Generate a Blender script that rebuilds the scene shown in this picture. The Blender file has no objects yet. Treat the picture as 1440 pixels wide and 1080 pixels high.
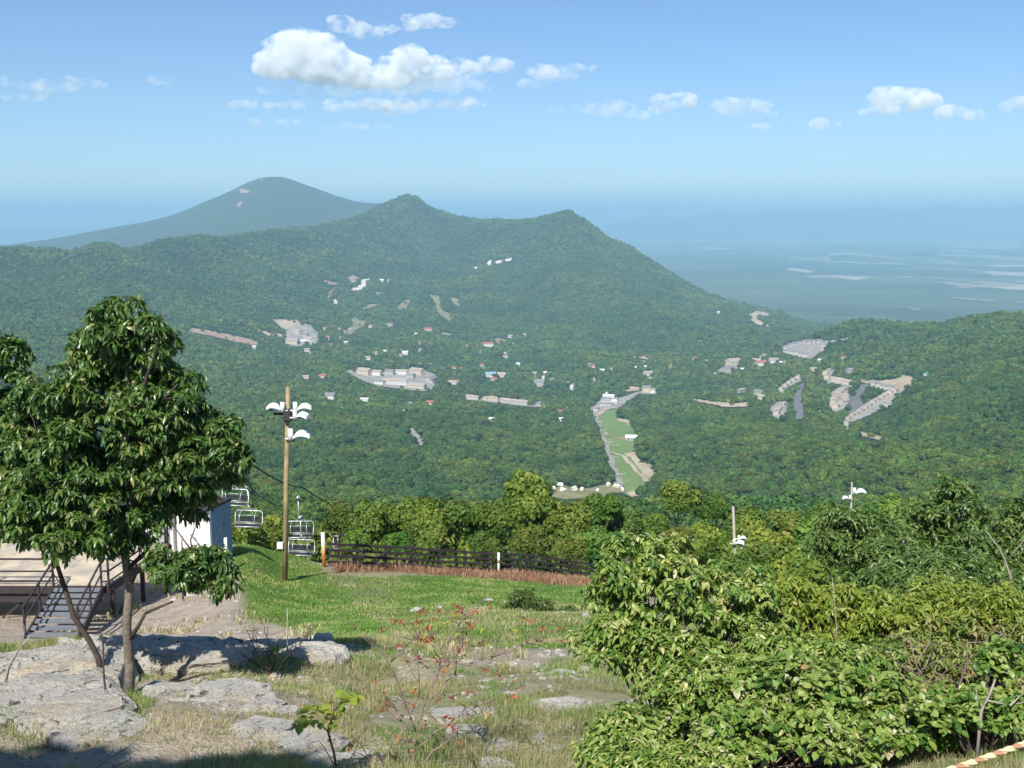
import bpy, math, random
import numpy as np
from mathutils import Vector, Matrix
R = math.radians
random.seed(7)
rng = np.random.default_rng(7)
scene = bpy.context.scene
COL = scene.collection

# ------------------------------------------------------------ camera
F = 1544.0; PITCH = R(8.65)
cam_d = bpy.data.cameras.new("camera"); cam = bpy.data.objects.new("camera", cam_d); COL.objects.link(cam)
cam_d.sensor_width = 36.0; cam_d.lens = 36.0 * F / 1440.0
cam_d.clip_start = 0.1; cam_d.clip_end = 200000
cam.location = (0, 0, 0); cam.rotation_euler = (R(90) - PITCH, 0, 0)
scene.camera = cam
# ------------------------------------------------------------ world, sun, exposure
SUN_EL, SUN_AZ = R(47), R(-163)          # azimuth clockwise from +Y
world = bpy.data.worlds.new("World"); scene.world = world; world.use_nodes = True
wn = world.node_tree; bg = wn.nodes["Background"]
sky = wn.nodes.new("ShaderNodeTexSky"); sky.sky_type = 'NISHITA'; sky.sun_disc = False
sky.sun_elevation = SUN_EL; sky.sun_rotation = SUN_AZ
sky.altitude = 900; sky.air_density = 1.0; sky.dust_density = 0.05; sky.ozone_density = 4.0
wt = wn.nodes.new("ShaderNodeMix"); wt.data_type = 'RGBA'; wt.blend_type = 'MULTIPLY'; wt.inputs[0].default_value = 1.0; wt.inputs[7].default_value = (0.90, 1.0, 1.12, 1)
wn.links.new(sky.outputs[0], wt.inputs[6]); wn.links.new(wt.outputs[2], bg.inputs[0]); bg.inputs[1].default_value = 0.074
sl = bpy.data.lights.new("sun", 'SUN'); sl.energy = 4.3; sl.angle = R(0.53); sl.color = (1.0, 0.965, 0.90)
sun = bpy.data.objects.new("sun", sl); COL.objects.link(sun)
sdir = Vector((math.sin(SUN_AZ) * math.cos(SUN_EL), math.cos(SUN_AZ) * math.cos(SUN_EL), math.sin(SUN_EL)))
sun.rotation_euler = sdir.to_track_quat('Z', 'Y').to_euler(); sun.location = (0, -30, 60)
vs = scene.view_settings; vs.view_transform = 'Standard'; vs.look = 'None'; vs.gamma = 1.0; vs.use_curve_mapping = False
vs.exposure = 0.6
scene.cycles.max_bounces = 12; scene.cycles.volume_bounces = 10; scene.cycles.transparent_max_bounces = 8
scene.cycles.diffuse_bounces = 3; scene.cycles.use_denoising = True
scene.cycles.volume_max_steps = 192; scene.cycles.volume_step_rate = 0.5
HAZE = 1.02e-4

# ------------------------------------------------------------ helpers
cp, sp_ = math.cos(PITCH), math.sin(PITCH)
def ray(u, v):
    """direction through a photo pixel, scaled so that y = 1"""
    cx = (u - 720) / F; cy = (540 - v) / F
    y = cp + cy * sp_; return cx / y, (-sp_ + cy * cp) / y
def P(u, v, Y):
    a, b = ray(u, v); return Vector((a * Y, Y, b * Y))

def hash3(i, j, k, s):
    n = (i * 374761393 + j * 668265263 + k * 1274126177 + s * 974634777) & 0xffffffff
    n = ((n ^ (n >> 13)) * 1103515245) & 0xffffffff
    n = ((n ^ (n >> 15)) * 2246822519) & 0xffffffff
    return ((n ^ (n >> 16)) & 0xffffff) / float(0xffffff)
def vnoise(x, y, z=None, s=0):
    x = np.asarray(x, float); y = np.asarray(y, float); z = np.zeros_like(x) if z is None else np.asarray(z, float)
    i, j, k = np.floor(x).astype(np.int64), np.floor(y).astype(np.int64), np.floor(z).astype(np.int64)
    fx, fy, fz = x - i, y - j, z - k
    fx, fy, fz = [t * t * (3 - 2 * t) for t in (fx, fy, fz)]
    r = 0
    for a in (0, 1):
        for b in (0, 1):
            for c in (0, 1):
                w = (fx if a else 1 - fx) * (fy if b else 1 - fy) * (fz if c else 1 - fz)
                r = r + w * hash3(i + a, j + b, k + c, s)
    return r * 2 - 1
def fbm(x, y, z=None, o=4, s=0, g=0.5):
    r = 0; A = 1.0; f = 1.0
    for q in range(o):
        r = r + A * vnoise(np.asarray(x) * f + 17.3 * q, np.asarray(y) * f + 5.1 * q, None if z is None else np.asarray(z) * f, s + q)
        A *= g; f *= 2.03
    return r

def tag(o, label=None, cat=None, group=None, kind=None):
    if label: o["label"] = label
    if cat: o["category"] = cat
    if group: o["group"] = group
    if kind: o["kind"] = kind
    return o
def link(o, parent=None):
    COL.objects.link(o)
    if parent is not None: o.parent = parent
    return o
def empty(name, loc, rz=0, label=None, cat=None, group=None, scale=1.0):
    o = bpy.data.objects.new(name, None); COL.objects.link(o)
    o.location = loc; o.rotation_euler = (0, 0, rz); o.scale = (scale,) * 3; o.empty_display_size = 0.3
    return tag(o, label, cat, group)
def npmesh(name, V, Fc, mat, parent=None, tint=None, smooth=False, matidx=None):
    V = np.asarray(V, np.float32); Fc = np.asarray(Fc, np.int32)
    me = bpy.data.meshes.new(name)
    n, m = Fc.shape
    me.vertices.add(len(V)); me.vertices.foreach_set("co", V.ravel())
    me.loops.add(n * m); me.loops.foreach_set("vertex_index", Fc.ravel())
    me.polygons.add(n); me.polygons.foreach_set("loop_start", np.arange(0, n * m, m, dtype=np.int32))
    try: me.polygons.foreach_set("loop_total", np.full(n, m, dtype=np.int32))
    except Exception: pass
    for q in (mat if isinstance(mat, (list, tuple)) else [mat]): me.materials.append(q)
    if matidx is not None: me.polygons.foreach_set("material_index", np.asarray(matidx, np.int32))
    me.polygons.foreach_set("use_smooth", np.full(n, smooth, dtype=bool))
    if tint is not None:
        at = me.attributes.new("tint", 'FLOAT', 'FACE'); at.data.foreach_set("value", np.asarray(tint, np.float32))
    me.update(calc_edges=True); me.validate()
    o = bpy.data.objects.new(name, me)
    return link(o, parent)
class MB:
    """collects boxes, tubes and faces into one mesh"""
    def __init__(s): s.v = []; s.f = []; s.mi = []; s.m = 0
    def face(s, pts):
        b = len(s.v); s.v += [tuple(p) for p in pts]; s.f.append(tuple(range(b, b + len(pts)))); s.mi.append(s.m)
    def box(s, c, d, rz=0, M=None):
        c = Vector(c); hx, hy, hz = d[0] / 2, d[1] / 2, d[2] / 2
        Q = M if M is not None else Matrix.Rotation(rz, 3, 'Z')
        p = [c + Q @ Vector((x, y, z)) for x in (-hx, hx) for y in (-hy, hy) for z in (-hz, hz)]
        b = len(s.v); s.v += [tuple(q) for q in p]
        for q in ((0, 1, 3, 2), (4, 6, 7, 5), (0, 4, 5, 1), (2, 3, 7, 6), (0, 2, 6, 4), (1, 5, 7, 3)):
            s.f.append(tuple(b + i for i in q)); s.mi.append(s.m)
        return s
    def bar(s, a, b, w, h=None):
        a, b = Vector(a), Vector(b); d = b - a; L = d.length
        Q = d.to_track_quat('Y', 'Z').to_matrix()
        return s.box((a + b) / 2, (w, L, h or w), M=Q)
    def tube(s, pts, r, n=6, cap=True):
        pts = [Vector(p) for p in pts]; rr = r if isinstance(r, (list, tuple)) else [r] * len(pts)
        base = len(s.v); up = Vector((0.13, 0.31, 1)).normalized()
        for i, p in enumerate(pts):
            t = (pts[min(i + 1, len(pts) - 1)] - pts[max(i - 1, 0)]).normalized()
            x = t.cross(up)
            if x.length < 0.05: x = t.cross(Vector((1, 0, 0)))
            x.normalize(); y = t.cross(x)
            for k in range(n):
                a = 2 * math.pi * k / n
                s.v.append(tuple(p + (x * math.cos(a) + y * math.sin(a)) * rr[i]))
        for i in range(len(pts) - 1):
            for k in range(n):
                k2 = (k + 1) % n
                s.f.append((base + i * n + k, base + i * n + k2, base + (i + 1) * n + k2, base + (i + 1) * n + k)); s.mi.append(s.m)
        if cap:
            s.f.append(tuple(base + k for k in reversed(range(n)))); s.mi.append(s.m)
            s.f.append(tuple(base + (len(pts) - 1) * n + k for k in range(n))); s.mi.append(s.m)
        return s
    def build(s, name, mat, parent=None, smooth=False, bevel=0):
        me = bpy.data.meshes.new(name); me.from_pydata(s.v, [], s.f)
        for q in (mat if isinstance(mat, (list, tuple)) else [mat]): me.materials.append(q)
        if max(s.mi, default=0) > 0: me.polygons.foreach_set("material_index", s.mi)
        if smooth: me.polygons.foreach_set("use_smooth", [True] * len(me.polygons))
        me.update()
        o = link(bpy.data.objects.new(name, me), parent)
        if bevel:
            b = o.modifiers.new("bevel", 'BEVEL'); b.width = bevel; b.segments = 2; b.limit_method = 'ANGLE'
        return o

# ------------------------------------------------------------ materials
def lin(c):
    return tuple(((x / 255) / 12.92 if x / 255 <= 0.04045 else ((x / 255 + 0.055) / 1.055) ** 2.4) for x in c) + (1,)
class NT:
    def __init__(s, name):
        s.m = bpy.data.materials.new(name); s.m.use_nodes = True; s.t = s.m.node_tree
        s.b = s.t.nodes["Principled BSDF"]; s.out = s.t.nodes["Material Output"]
    def n(s, t, **k):
        q = s.t.nodes.new(t)
        for a, b in k.items():
            if a.startswith("i_"): q.inputs[a[2:].replace("_", " ")].default_value = b
            else: setattr(q, a, b)
        return q
    def l(s, a, b): s.t.links.new(a, b)
    def noise(s, scale, detail=5, rough=0.6, vec=None, dist=0.0):
        q = s.n("ShaderNodeTexNoise"); q.inputs["Scale"].default_value = scale; q.inputs["Detail"].default_value = detail
        q.inputs["Roughness"].default_value = rough; q.inputs["Distortion"].default_value = dist
        if vec is None: vec = s.coord()
        s.l(vec, q.inputs["Vector"]); return q.outputs["Fac"]
    def coord(s, kind="Object"):
        if not hasattr(s, "_c"): s._c = s.n("ShaderNodeTexCoord")
        return s._c.outputs[kind]
    def pos(s):
        if not hasattr(s, "_g"): s._g = s.n("ShaderNodeNewGeometry")
        return s._g.outputs["Position"]
    def ramp(s, fac, stops, interp='LINEAR'):
        q = s.n("ShaderNodeValToRGB"); q.color_ramp.interpolation = interp
        e = q.color_ramp.elements
        while len(e) < len(stops): e.new(0.5)
        for k, (p, c) in enumerate(stops):
            e[k].position = p; e[k].color = c if len(c) == 4 else tuple(c) + (1,)
        s.l(fac, q.inputs[0]); return q.outputs[0]
    def mix(s, fac, a, b, mode='MIX'):
        q = s.n("ShaderNodeMix", data_type='RGBA', blend_type=mode)
        for v, i in ((fac, 0), (a, 6), (b, 7)):
            if hasattr(v, "is_linked") or hasattr(v, "links"): s.l(v, q.inputs[i])
            elif isinstance(v, (int, float)): q.inputs[i].default_value = v
            else: q.inputs[i].default_value = v if len(v) == 4 else tuple(v) + (1,)
        return q.outputs[2]
    def math(s, op, a, b=None):
        q = s.n("ShaderNodeMath", operation=op)
        for v, i in ((a, 0), (b, 1)):
            if v is None: continue
            if isinstance(v, (int, float)): q.inputs[i].default_value = v
            else: s.l(v, q.inputs[i])
        return q.outputs[0]
    def attr(s, name, out="Fac", typ='GEOMETRY'):
        q = s.n("ShaderNodeAttribute", attribute_name=name, attribute_type=typ); return q.outputs[out]
    def bump(s, h, strength=0.5, dist=0.1):
        q = s.n("ShaderNodeBump"); q.inputs["Strength"].default_value = strength; q.inputs["Distance"].default_value = dist
        s.l(h, q.inputs["Height"]); s.l(q.outputs[0], s.b.inputs["Normal"]); return q
    def done(s, col, rough=0.8, spec=0.3, metal=0.0):
        if hasattr(col, "links"): s.l(col, s.b.inputs["Base Color"])
        else: s.b.inputs["Base Color"].default_value = col if len(col) == 4 else tuple(col) + (1,)
        s.b.inputs["Roughness"].default_value = rough; s.b.inputs["Specular IOR Level"].default_value = spec
        s.b.inputs["Metallic"].default_value = metal
        return s.m
def leafmat(name, stops, trans=0.3, rough=0.45, spec=0.4, objrand=0.0, tintattr=True, noise=None):
    """green leaves: one colour per leaf, some light let through"""
    t = NT(name)
    f = t.attr("tint") if tintattr else t.noise(0.6, 3, vec=t.coord())
    c = t.ramp(f, stops)
    if objrand:
        oi = t.n("ShaderNodeObjectInfo")
        hs = t.n("ShaderNodeHueSaturation")
        t.l(c, hs.inputs["Color"])
        t.l(t.math('ADD', t.math('MULTIPLY', oi.outputs["Random"], 0.055 * objrand), 0.5 - 0.0275 * objrand), hs.inputs["Hue"])
        rv = t.math('FRACT', t.math('MULTIPLY', oi.outputs["Random"], 37.7))
        t.l(t.math('ADD', t.math('MULTIPLY', rv, 0.7 * objrand), 1 - 0.35 * objrand), hs.inputs["Value"])
        c = hs.outputs[0]
    if noise:
        nz = t.noise(noise, 3, vec=t.pos())
        c = t.mix(t.ramp(nz, [(0.40, (0, 0, 0)), (0.62, (1, 1, 1))]), c, t.mix(1.0, c, (1.55, 1.28, 0.85), 'MULTIPLY'))
        n5 = t.noise(noise * 3.7, 3, .6, vec=t.pos()); c = t.mix(t.ramp(n5, [(0.38, (1, 1, 1)), (0.55, (0, 0, 0))]), c, t.mix(1.0, c, (.60, .74, .80), 'MULTIPLY'))
    t.done(c, rough, spec)
    tr = t.n("ShaderNodeBsdfTranslucent")
    t.l(t.mix(1.0, c, (1.5, 1.6, 0.6), 'MULTIPLY'), tr.inputs[0])
    ms = t.n("ShaderNodeMixShader"); ms.inputs[0].default_value = trans
    t.l(t.b.outputs[0], ms.inputs[1]); t.l(tr.outputs[0], ms.inputs[2]); t.l(ms.outputs[0], t.out.inputs[0])
    return t.m
def plain(name, c, rough=0.7, spec=0.3, metal=0.0, var=0.15, scale=4.0, bump=0.0, objrand=0.0):
    t = NT(name)
    nz = t.noise(scale, 6, 0.65)
    col = t.mix(t.ramp(nz, [(0.3, (0, 0, 0)), (0.7, (1, 1, 1))]), tuple(x * (1 - var) for x in c[:3]), tuple(min(1, x * (1 + var)) for x in c[:3]))
    if objrand:
        oi = t.n("ShaderNodeObjectInfo")
        col = t.mix(t.math('MULTIPLY', oi.outputs["Random"], objrand), col, tuple(x * 0.45 for x in c[:3]))
    if bump: t.bump(nz, bump, 0.02)
    return t.done(col, rough, spec, metal)
# ------------------------------------------------------------ terrain: one fan-shaped sheet, apex behind the camera
APEX = 25.0
def K(*a):
    """ring of control points: (u, v, Y) or (u, None, Y, z); returns sorted arrays over bearing"""
    r = []
    for q in a:
        if q[1] is None:
            x = ray(q[0], 305)[0] * q[2]; z = q[3]; Y = q[2]
        else:
            p = P(*q); x, Y, z = p
        r.append((x / (Y + APEX), Y, z))
    r.sort(); return np.array(r)
def flat(Y, z): return K((-400, None, Y, z), (1900, None, Y, z))
RINGS = [
 K((-400, None, -20, -2.6), (1900, None, -20, -2.6)),
 K((-400, None, -4, -1.9), (1900, None, -4, -1.9)),
 K((-400, None, 2.0, -1.75), (1900, None, 2.0, -1.75)),
 K((-300, None, 5.0, -3.5), (720, None, 5.0, -3.4), (1440, None, 5.0, -3.1), (1900, None, 5.0, -3.0)),
 K((-300, 1085, 8.5), (300, 1085, 8.6), (720, 1080, 9), (1100, 1080, 8.6), (1440, 1060, 8.0), (1800, 1060, 8.0)),
 K((-300, 1010, 10.8), (300, 1010, 10.8), (720, 1005, 11.5), (1100, 1000, 11.2), (1500, 985, 10.5)),
 K((-300, 972, 12.6), (180, 972, 12.6), (420, 965, 13.2), (720, 960, 13.6), (1100, 965, 13.2), (1500, 950, 12.5)),
 K((-300, 912, 15.0), (0, 912, 15.4), (250, 916, 15.6), (400, 915, 16.0), (640, 918, 16.5), (830, 922, 16.5), (1100, 925, 16), (1500, 920, 16)),
 K((-300, None, 21, -9.9), (0, None, 21, -9.6), (300, None, 22, -9.8), (400, 902, 22), (480, 893, 22), (640, 890, 22.5), (830, 893, 22.5), (1100, 915, 22), (1500, 915, 22)),
 K((-300, 898, 29), (0, 899, 30), (250, 890, 31), (340, 872, 31), (400, 868, 32), (470, 872, 31), (560, 872, 30), (640, 862, 31), (830, 866, 30), (1100, 900, 29), (1500, 900, 29)),
 K((-300, 855, 36), (0, 858, 36), (230, 848, 37), (330, 822, 38), (400, 836, 39), (460, 846, 39), (560, 850, 38), (640, 838, 39), (830, 846, 38), (1100, 878, 38), (1500, 870, 38)),
 K((-300, 805, 45), (0, 805, 45), (200, 795, 45), (300, 780, 45), (350, 778, 45), (400, 806, 45.5), (460, 808, 46), (560, 814, 47), (640, 814, 48), (830, 826, 50), (1100, 860, 48), (1500, 850, 48)),
 K((-300, 800, 49), (0, 790, 49), (200, 778, 49), (290, 770, 49), (335, 767, 49), (380, 776, 49), (425, 788, 49), (470, 794, 49.4), (560, 799, 51), (640, 804, 53.5), (830, 816, 58), (1100, 850, 56), (1500, 840, 55)),
 K((-300, None, 60, -20.5), (340, None, 60, -20.5), (460, None, 60, -21.5), (640, None, 63, -22), (830, None, 69, -24), (1100, None, 68, -27), (1500, None, 66, -26)),
 K((-300, None, 85, -30), (720, None, 87, -31), (1100, None, 87, -34), (1500, None, 85, -32)),
 K((-300, None, 150, -53), (720, None, 150, -53), (1500, None, 150, -51)),
 K((-300, 725, 400), (0, 728, 400), (720, 745, 400), (1000, 745, 400), (1440, 745, 330), (1700, 740, 320)),
 K((-300, 655, 780), (0, 665, 780), (180, 665, 830), (360, 675, 880), (540, 692, 930), (720, 697, 985), (890, 693, 1000), (1050, 700, 880), (1200, 706, 740), (1440, 705, 600), (1700, 690, 560)),
 K((-300, 600, 1200), (180, 602, 1250), (360, 607, 1300), (540, 614, 1350), (720, 620, 1400), (880, 620, 1400), (1050, 627, 1250), (1200, 634, 1050), (1440, 625, 900), (1700, 610, 850)),
 K((-300, 530, 1700), (0, 532, 1700), (180, 547, 1800), (360, 557, 1900), (540, 562, 1950), (720, 565, 2000), (880, 568, 2000), (1050, 577, 1700), (1200, 590, 1500), (1320, 565, 1400), (1440, 545, 1300), (1700, 520, 1200)),
 K((-300, 480, 2050), (0, 492, 2100), (180, 517, 2150), (360, 530, 2200), (540, 537, 2250), (720, 537, 2350), (900, 533, 2400), (1050, 533, 2200), (1200, 522, 2000), (1320, 498, 1850), (1440, 483, 1700), (1700, 460, 1600)),
 K((-300, 440, 2400), (0, 452, 2450), (180, 482, 2480), (360, 503, 2520), (540, 512, 2560), (720, 508, 2720), (900, 503, 2800), (1000, 500, 2720), (1107, 490, 2620), (1157, 472, 2600), (1227, 452, 2560), (1273, 455, 2500), (1315, 454, 2420), (1361, 444, 2350), (1394, 440, 2280), (1440, 442, 2200), (1700, 425, 2100)),
 K((-300, 400, 2850), (0, 402, 2880), (180, 410, 2980), (360, 432, 3280), (500, 434, 3550), (620, 434, 3750), (720, 443, 3680), (800, 434, 3650), (900, 443, 3480), (1000, 462, 3250), (1057, 473, 3150), (1107, 487, 3030), (1160, 492, 3000), (1210, None, 3050, -400), (1300, None, 3150, -420), (1440, None, 3100, -420), (1700, None, 3000, -400)),
 K((-300, 375, 3050), (0, 376, 3080), (180, 378, 3280), (360, 373, 3850), (500, 368, 4450), (620, 368, 4850), (720, 373, 4650), (800, 362, 4450), (900, 398, 4250), (1000, 441, 3850), (1057, 457, 3550), (1107, 472, 3280), (1160, 480, 3200), (1210, 492, 3200), (1270, None, 3600, -520), (1700, None, 3600, -520)),
 K((-300, 350, 3300), (0, 349, 3320), (77, 349, 3420), (93, 353, 3420), (140, 342, 3520), (180, 349, 3600), (233, 335, 3830), (283, 328, 4020), (310, 331, 4110), (340, 327, 4300), (383, 323, 4500), (433, 319, 4800), (480, 311, 5200), (520, 296, 5650), (545, 284, 5900), (573, 275, 6000), (583, 276, 6000), (607, 290, 6000), (653, 305, 5800), (700, 308, 5600), (747, 307, 5400), (773, 301, 5300), (798, 295, 5200), (810, 301, 5200), (830, 314, 5200), (853, 331, 5200), (887, 347, 5150), (923, 371, 4950), (965, 398, 4650), (1007, 423, 4280), (1057, 441, 3850), (1090, 455, 3620), (1127, 467, 3480), (1165, 475, 3380), (1215, 487, 3350), (1280, None, 4500, -555), (1900, None, 4500, -560)),
 K((-300, None, 5600, -480), (0, None, 5600, -450), (180, None, 6000, -420), (385, None, 6400, -330), (480, None, 6700, -220), (573, None, 7300, -160), (700, None, 7500, -350), (800, None, 7500, -420), (887, None, 7500, -540), (1000, None, 7500, -560), (1900, None, 7500, -560)),
 K((-300, 372, 9000), (-100, 356, 9000), (0, 345, 9000), (60, 338, 9000), (143, 323, 9000), (233, 305, 9000), (300, 278, 9000), (333, 264, 9000), (352, 255, 9000), (373, 249, 9000), (390, 248, 9000), (407, 251, 9000), (425, 258, 9000), (440, 263, 9000), (480, 277, 9000), (507, 284, 9000), (540, 287, 9100), (573, 297, 9200), (620, 312, 9400), (680, 325, 9500), (760, None, 9500, -560), (1900, None, 9500, -560)),
 flat(13000, -560), flat(19000, -560), flat(26000, -560),
 K((-300, 325, 31000), (0, 323, 31000), (300, 320, 31000), (620, 314, 31000), (655, 304, 31000), (673, 301, 31000), (700, 302, 31000), (723, 304, 31000), (760, 312, 31000), (840, 316, 31000), (882, 309, 31000), (919, 302, 31000), (957, 307, 31000), (1007, 300, 31000), (1057, 302, 31000), (1107, 297, 31000), (1157, 299, 31000), (1215, 293, 31000), (1270, 296, 31000), (1330, 291, 31000), (1400, 294, 31000), (1440, 290, 31000), (1800, 294, 31000)),
 flat(37000, -500),
 K((-300, 324, 40000), (0, 322, 40000), (300, 320, 40000), (620, 313, 40000), (655, 304, 40000), (673, 301, 40000), (700, 302, 40000), (723, 304, 40000), (760, 312, 40000), (840, 316, 40000), (882, 309, 40000), (919, 302, 40000), (957, 305, 40000), (1007, 299, 40000), (1057, 300, 40000), (1107, 296, 40000), (1157, 297, 40000), (1215, 292, 40000), (1270, 294, 40000), (1330, 289, 40000), (1400, 290, 40000), (1440, 288, 40000), (1800, 292, 40000)),
 flat(47000, -560), flat(60000, -560)]

def pchip(xk, yk, x):
    """monotone cubic; xk (K), yk (K) -> x"""
    h = np.diff(xk); d = np.diff(yk) / h
    m = np.zeros(len(xk)); m[0], m[-1] = d[0], d[-1]
    for i in range(1, len(xk) - 1):
        if d[i - 1] * d[i] > 0:
            w1, w2 = 2 * h[i] + h[i - 1], h[i] + 2 * h[i - 1]
            m[i] = (w1 + w2) / (w1 / d[i - 1] + w2 / d[i])
    i = np.clip(np.searchsorted(xk, x) - 1, 0, len(h) - 1)
    t = (x - xk[i]) / h[i]; t = np.clip(t, 0, 1)
    return ((2 * t**3 - 3 * t**2 + 1) * yk[i] + (t**3 - 2 * t**2 + t) * h[i] * m[i] +
            (-2 * t**3 + 3 * t**2) * yk[i + 1] + (t**3 - t**2) * h[i] * m[i + 1])
NA, NQ = 820, 1300
AG = np.linspace(-1.15, 1.15, NA)
QG = np.linspace(math.log(6.0), math.log(58000.0), NQ)
YK = np.array([pchip(r[:, 0], r[:, 1], np.clip(AG, r[0, 0], r[-1, 0])) for r in RINGS])
ZK = np.array([pchip(r[:, 0], r[:, 2], np.clip(AG, r[0, 0], r[-1, 0])) for r in RINGS])
H = np.zeros((NA, NQ))
for i in range(NA):
    q = np.log(YK[:, i] + APEX); H[i] = pchip(q, ZK[:, i], QG)
YG = np.exp(QG) - APEX
AA, YY = np.meshgrid(AG, YG, indexing='ij'); XX = AA * (YY + APEX)
def sstep(a, b, x):
    t = np.clip((x - a) / (b - a), 0, 1); return t * t * (3 - 2 * t)
far = sstep(1500, 3200, YY) * (1 - sstep(24000, 26000, YY)) * np.clip((H + 545) / 120, 0, 1)
rid = -np.abs(fbm(XX / 520, YY / 1300, o=3, s=3, g=.42)) + 0.3
ycr = YK[-14] if False else YK[[i for i, r in enumerate(RINGS) if len(r) > 35][0]]
cal = 1 - .92 * np.exp(-((YY - ycr[:, None]) / 420.0) ** 2)
cal *= 1 - .9 * np.exp(-((YY - 9000) / 900.0) ** 2)
H += cal * far * rid * np.clip(YY / 4000, 0, 1.6) * 40
rel = (1 - sstep(20000, 26000, YY)) * sstep(11000, 16000, YY)
H += rel * np.maximum(0, fbm(XX / 2500, YY / 3000, o=4, s=8)) * 60
H += sstep(140, 600, YY) * (1 - far) * (1 - sstep(6000, 9000, YY)) * fbm(XX / 170, YY / 260, o=3, s=5) * 4.5
H -= 11 * sstep(2500, 3600, YY) * (1 - sstep(7500, 8500, YY))
near = 1 - sstep(14, 20, YY)
H += near * fbm(XX / 1.6, YY / 1.3, o=4, s=11) * 0.16
H += (1 - near) * (1 - sstep(60, 90, YY)) * fbm(XX / 4, YY / 4, o=4, s=12) * 0.10
H += np.where((YY > 30) & (YY < 120), 0, 0)

def Hq(x, y):
    x = np.asarray(x, float); y = np.asarray(y, float)
    a = np.clip((x / (y + APEX) - AG[0]) / (AG[1] - AG[0]), 0, NA - 1.001)
    q = np.clip((np.log(np.maximum(y + APEX, 6.0)) - QG[0]) / (QG[1] - QG[0]), 0, NQ - 1.001)
    i = a.astype(int); j = q.astype(int); fa = a - i; fq = q - j
    return (H[i, j] * (1 - fa) * (1 - fq) + H[i + 1, j] * fa * (1 - fq) + H[i, j + 1] * (1 - fa) * fq + H[i + 1, j + 1] * fa * fq)
_marY = np.exp(np.linspace(math.log(3.0), math.log(55000), 2400))
def G(u, v, y0=3.0):
    """where the ray through a photo pixel meets the ground"""
    a, b = ray(u, v); hz = Hq(a * _marY, _marY); k = np.nonzero((b * _marY < hz) & (_marY > y0))[0]
    if len(k) == 0: Y = 30000.0; return Vector((a * Y, Y, float(Hq(a * Y, Y))))
    k = k[0]; Y0, Y1 = _marY[max(k - 1, 0)], _marY[k]
    for _ in range(12):
        Ym = (Y0 + Y1) / 2
        if b * Ym < Hq(a * Ym, Ym): Y1 = Ym
        else: Y0 = Ym
    return Vector((a * Y1, Y1, float(Hq(a * Y1, Y1))))
def ground(x, y, dz=0.0): return Vector((x, y, float(Hq(x, y)) + dz))

def inpoly(x, y, poly):
    x = np.asarray(x); y = np.asarray(y); r = np.zeros(x.shape, bool); n = len(poly)
    for i in range(n):
        x1, y1 = poly[i]; x2, y2 = poly[(i + 1) % n]
        c = (y1 > y) != (y2 > y)
        with np.errstate(divide='ignore', invalid='ignore'):
            r ^= c & (x < (x2 - x1) * (y - y1) / (y2 - y1 + 1e-12) + x1)
    return r
def densify(poly, closed=True, k=6):
    r = []; n = len(poly)
    for i in range(n if closed else n - 1):
        a, b = poly[i], poly[(i + 1) % n]
        for t in range(k): r.append((a[0] + (b[0] - a[0]) * t / k, a[1] + (b[1] - a[1]) * t / k))
    if not closed: r.append(poly[-1])
    return r
def wpoly(px, y0=3.0): return [tuple(G(u, v, y0)[:2]) for u, v in densify(px)]

# photo-space coordinates of the near ground, to say which cover grows where in the world
UU = 720 + F * (XX / YY.clip(1)) * (cp + 0)  # refined below
den = YY * cp - H * sp_
with np.errstate(divide='ignore', invalid='ignore'):
    UU = np.where(YY > 4, 720 + F * XX / den, 0); VV = np.where(YY > 4, 540 - F * (YY * sp_ + H * cp) / den, 3000)
def nzmask(px, soft=10, ns=6, amp=10, s=30):
    """soft mask of a polygon over the ground, ragged edge"""
    du = amp * fbm(XX / ns * 2, YY / ns, o=4, s=s); dv = amp * 0.4 * fbm(XX / ns * 2, YY / ns, o=4, s=s + 5)
    m = np.zeros(UU.shape)
    sel = (YY > 4) & (YY < 75)
    us, vs_ = UU[sel] + du[sel], VV[sel] + dv[sel]
    acc = 0
    for ox, oy in ((0, 0), (soft, 0), (-soft, 0), (0, soft * .35), (0, -soft * .35)):
        acc = acc + inpoly(us + ox, vs_ + oy, px).astype(float)
    m[sel] = acc / 5
    return m
grass = nzmask([(318, 780), (345, 762), (400, 770), (445, 795), (475, 812), (545, 812), (640, 812), (850, 828), (900, 850), (900, 905), (760, 915), (600, 905), (545, 925), (470, 908), (440, 895), (390, 880), (350, 872), (340, 850), (330, 815)], soft=7, amp=9, s=30)
tang = nzmask([(465, 800), (560, 812), (520, 850), (560, 885), (600, 910), (540, 900), (500, 860), (470, 830), (440, 800)], soft=14, amp=12, s=60) * 0.8
mdry = nzmask([(490, 822), (560, 838), (700, 845), (860, 850), (880, 910), (600, 912), (560, 880), (520, 850)], soft=22, amp=34, s=66) * np.clip(.65 + .6 * fbm(XX / 2.5, YY / 3.5, o=3, s=67), 0, 1)
grass = np.clip(grass - tang * 0.55 - mdry * .55, 0, 1)
red = nzmask([(465, 786), (560, 790), (700, 799), (860, 812), (860, 828), (700, 815), (560, 806), (465, 806)], soft=5, amp=4, s=40) * ((YY > 44))
dirt = nzmask([(-300, 790), (0, 800), (180, 790), (290, 780), (330, 800), (345, 850), (360, 870), (430, 885), (470, 905), (440, 935), (400, 925), (300, 905), (-300, 905)], soft=6, amp=8, s=50)
dirt2 = nzmask([(600, 905), (760, 912), (900, 912), (960, 950), (840, 958), (740, 945), (650, 935), (560, 925)], soft=8, amp=14, s=55)
dirt3 = nzmask([(-300, 935), (180, 940), (420, 950), (440, 1000), (400, 1090), (-300, 1090)], soft=20, amp=60, s=58)
dirt = np.clip(dirt + dirt2 * 0.9 + dirt3 * .8, 0, 1)
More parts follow.
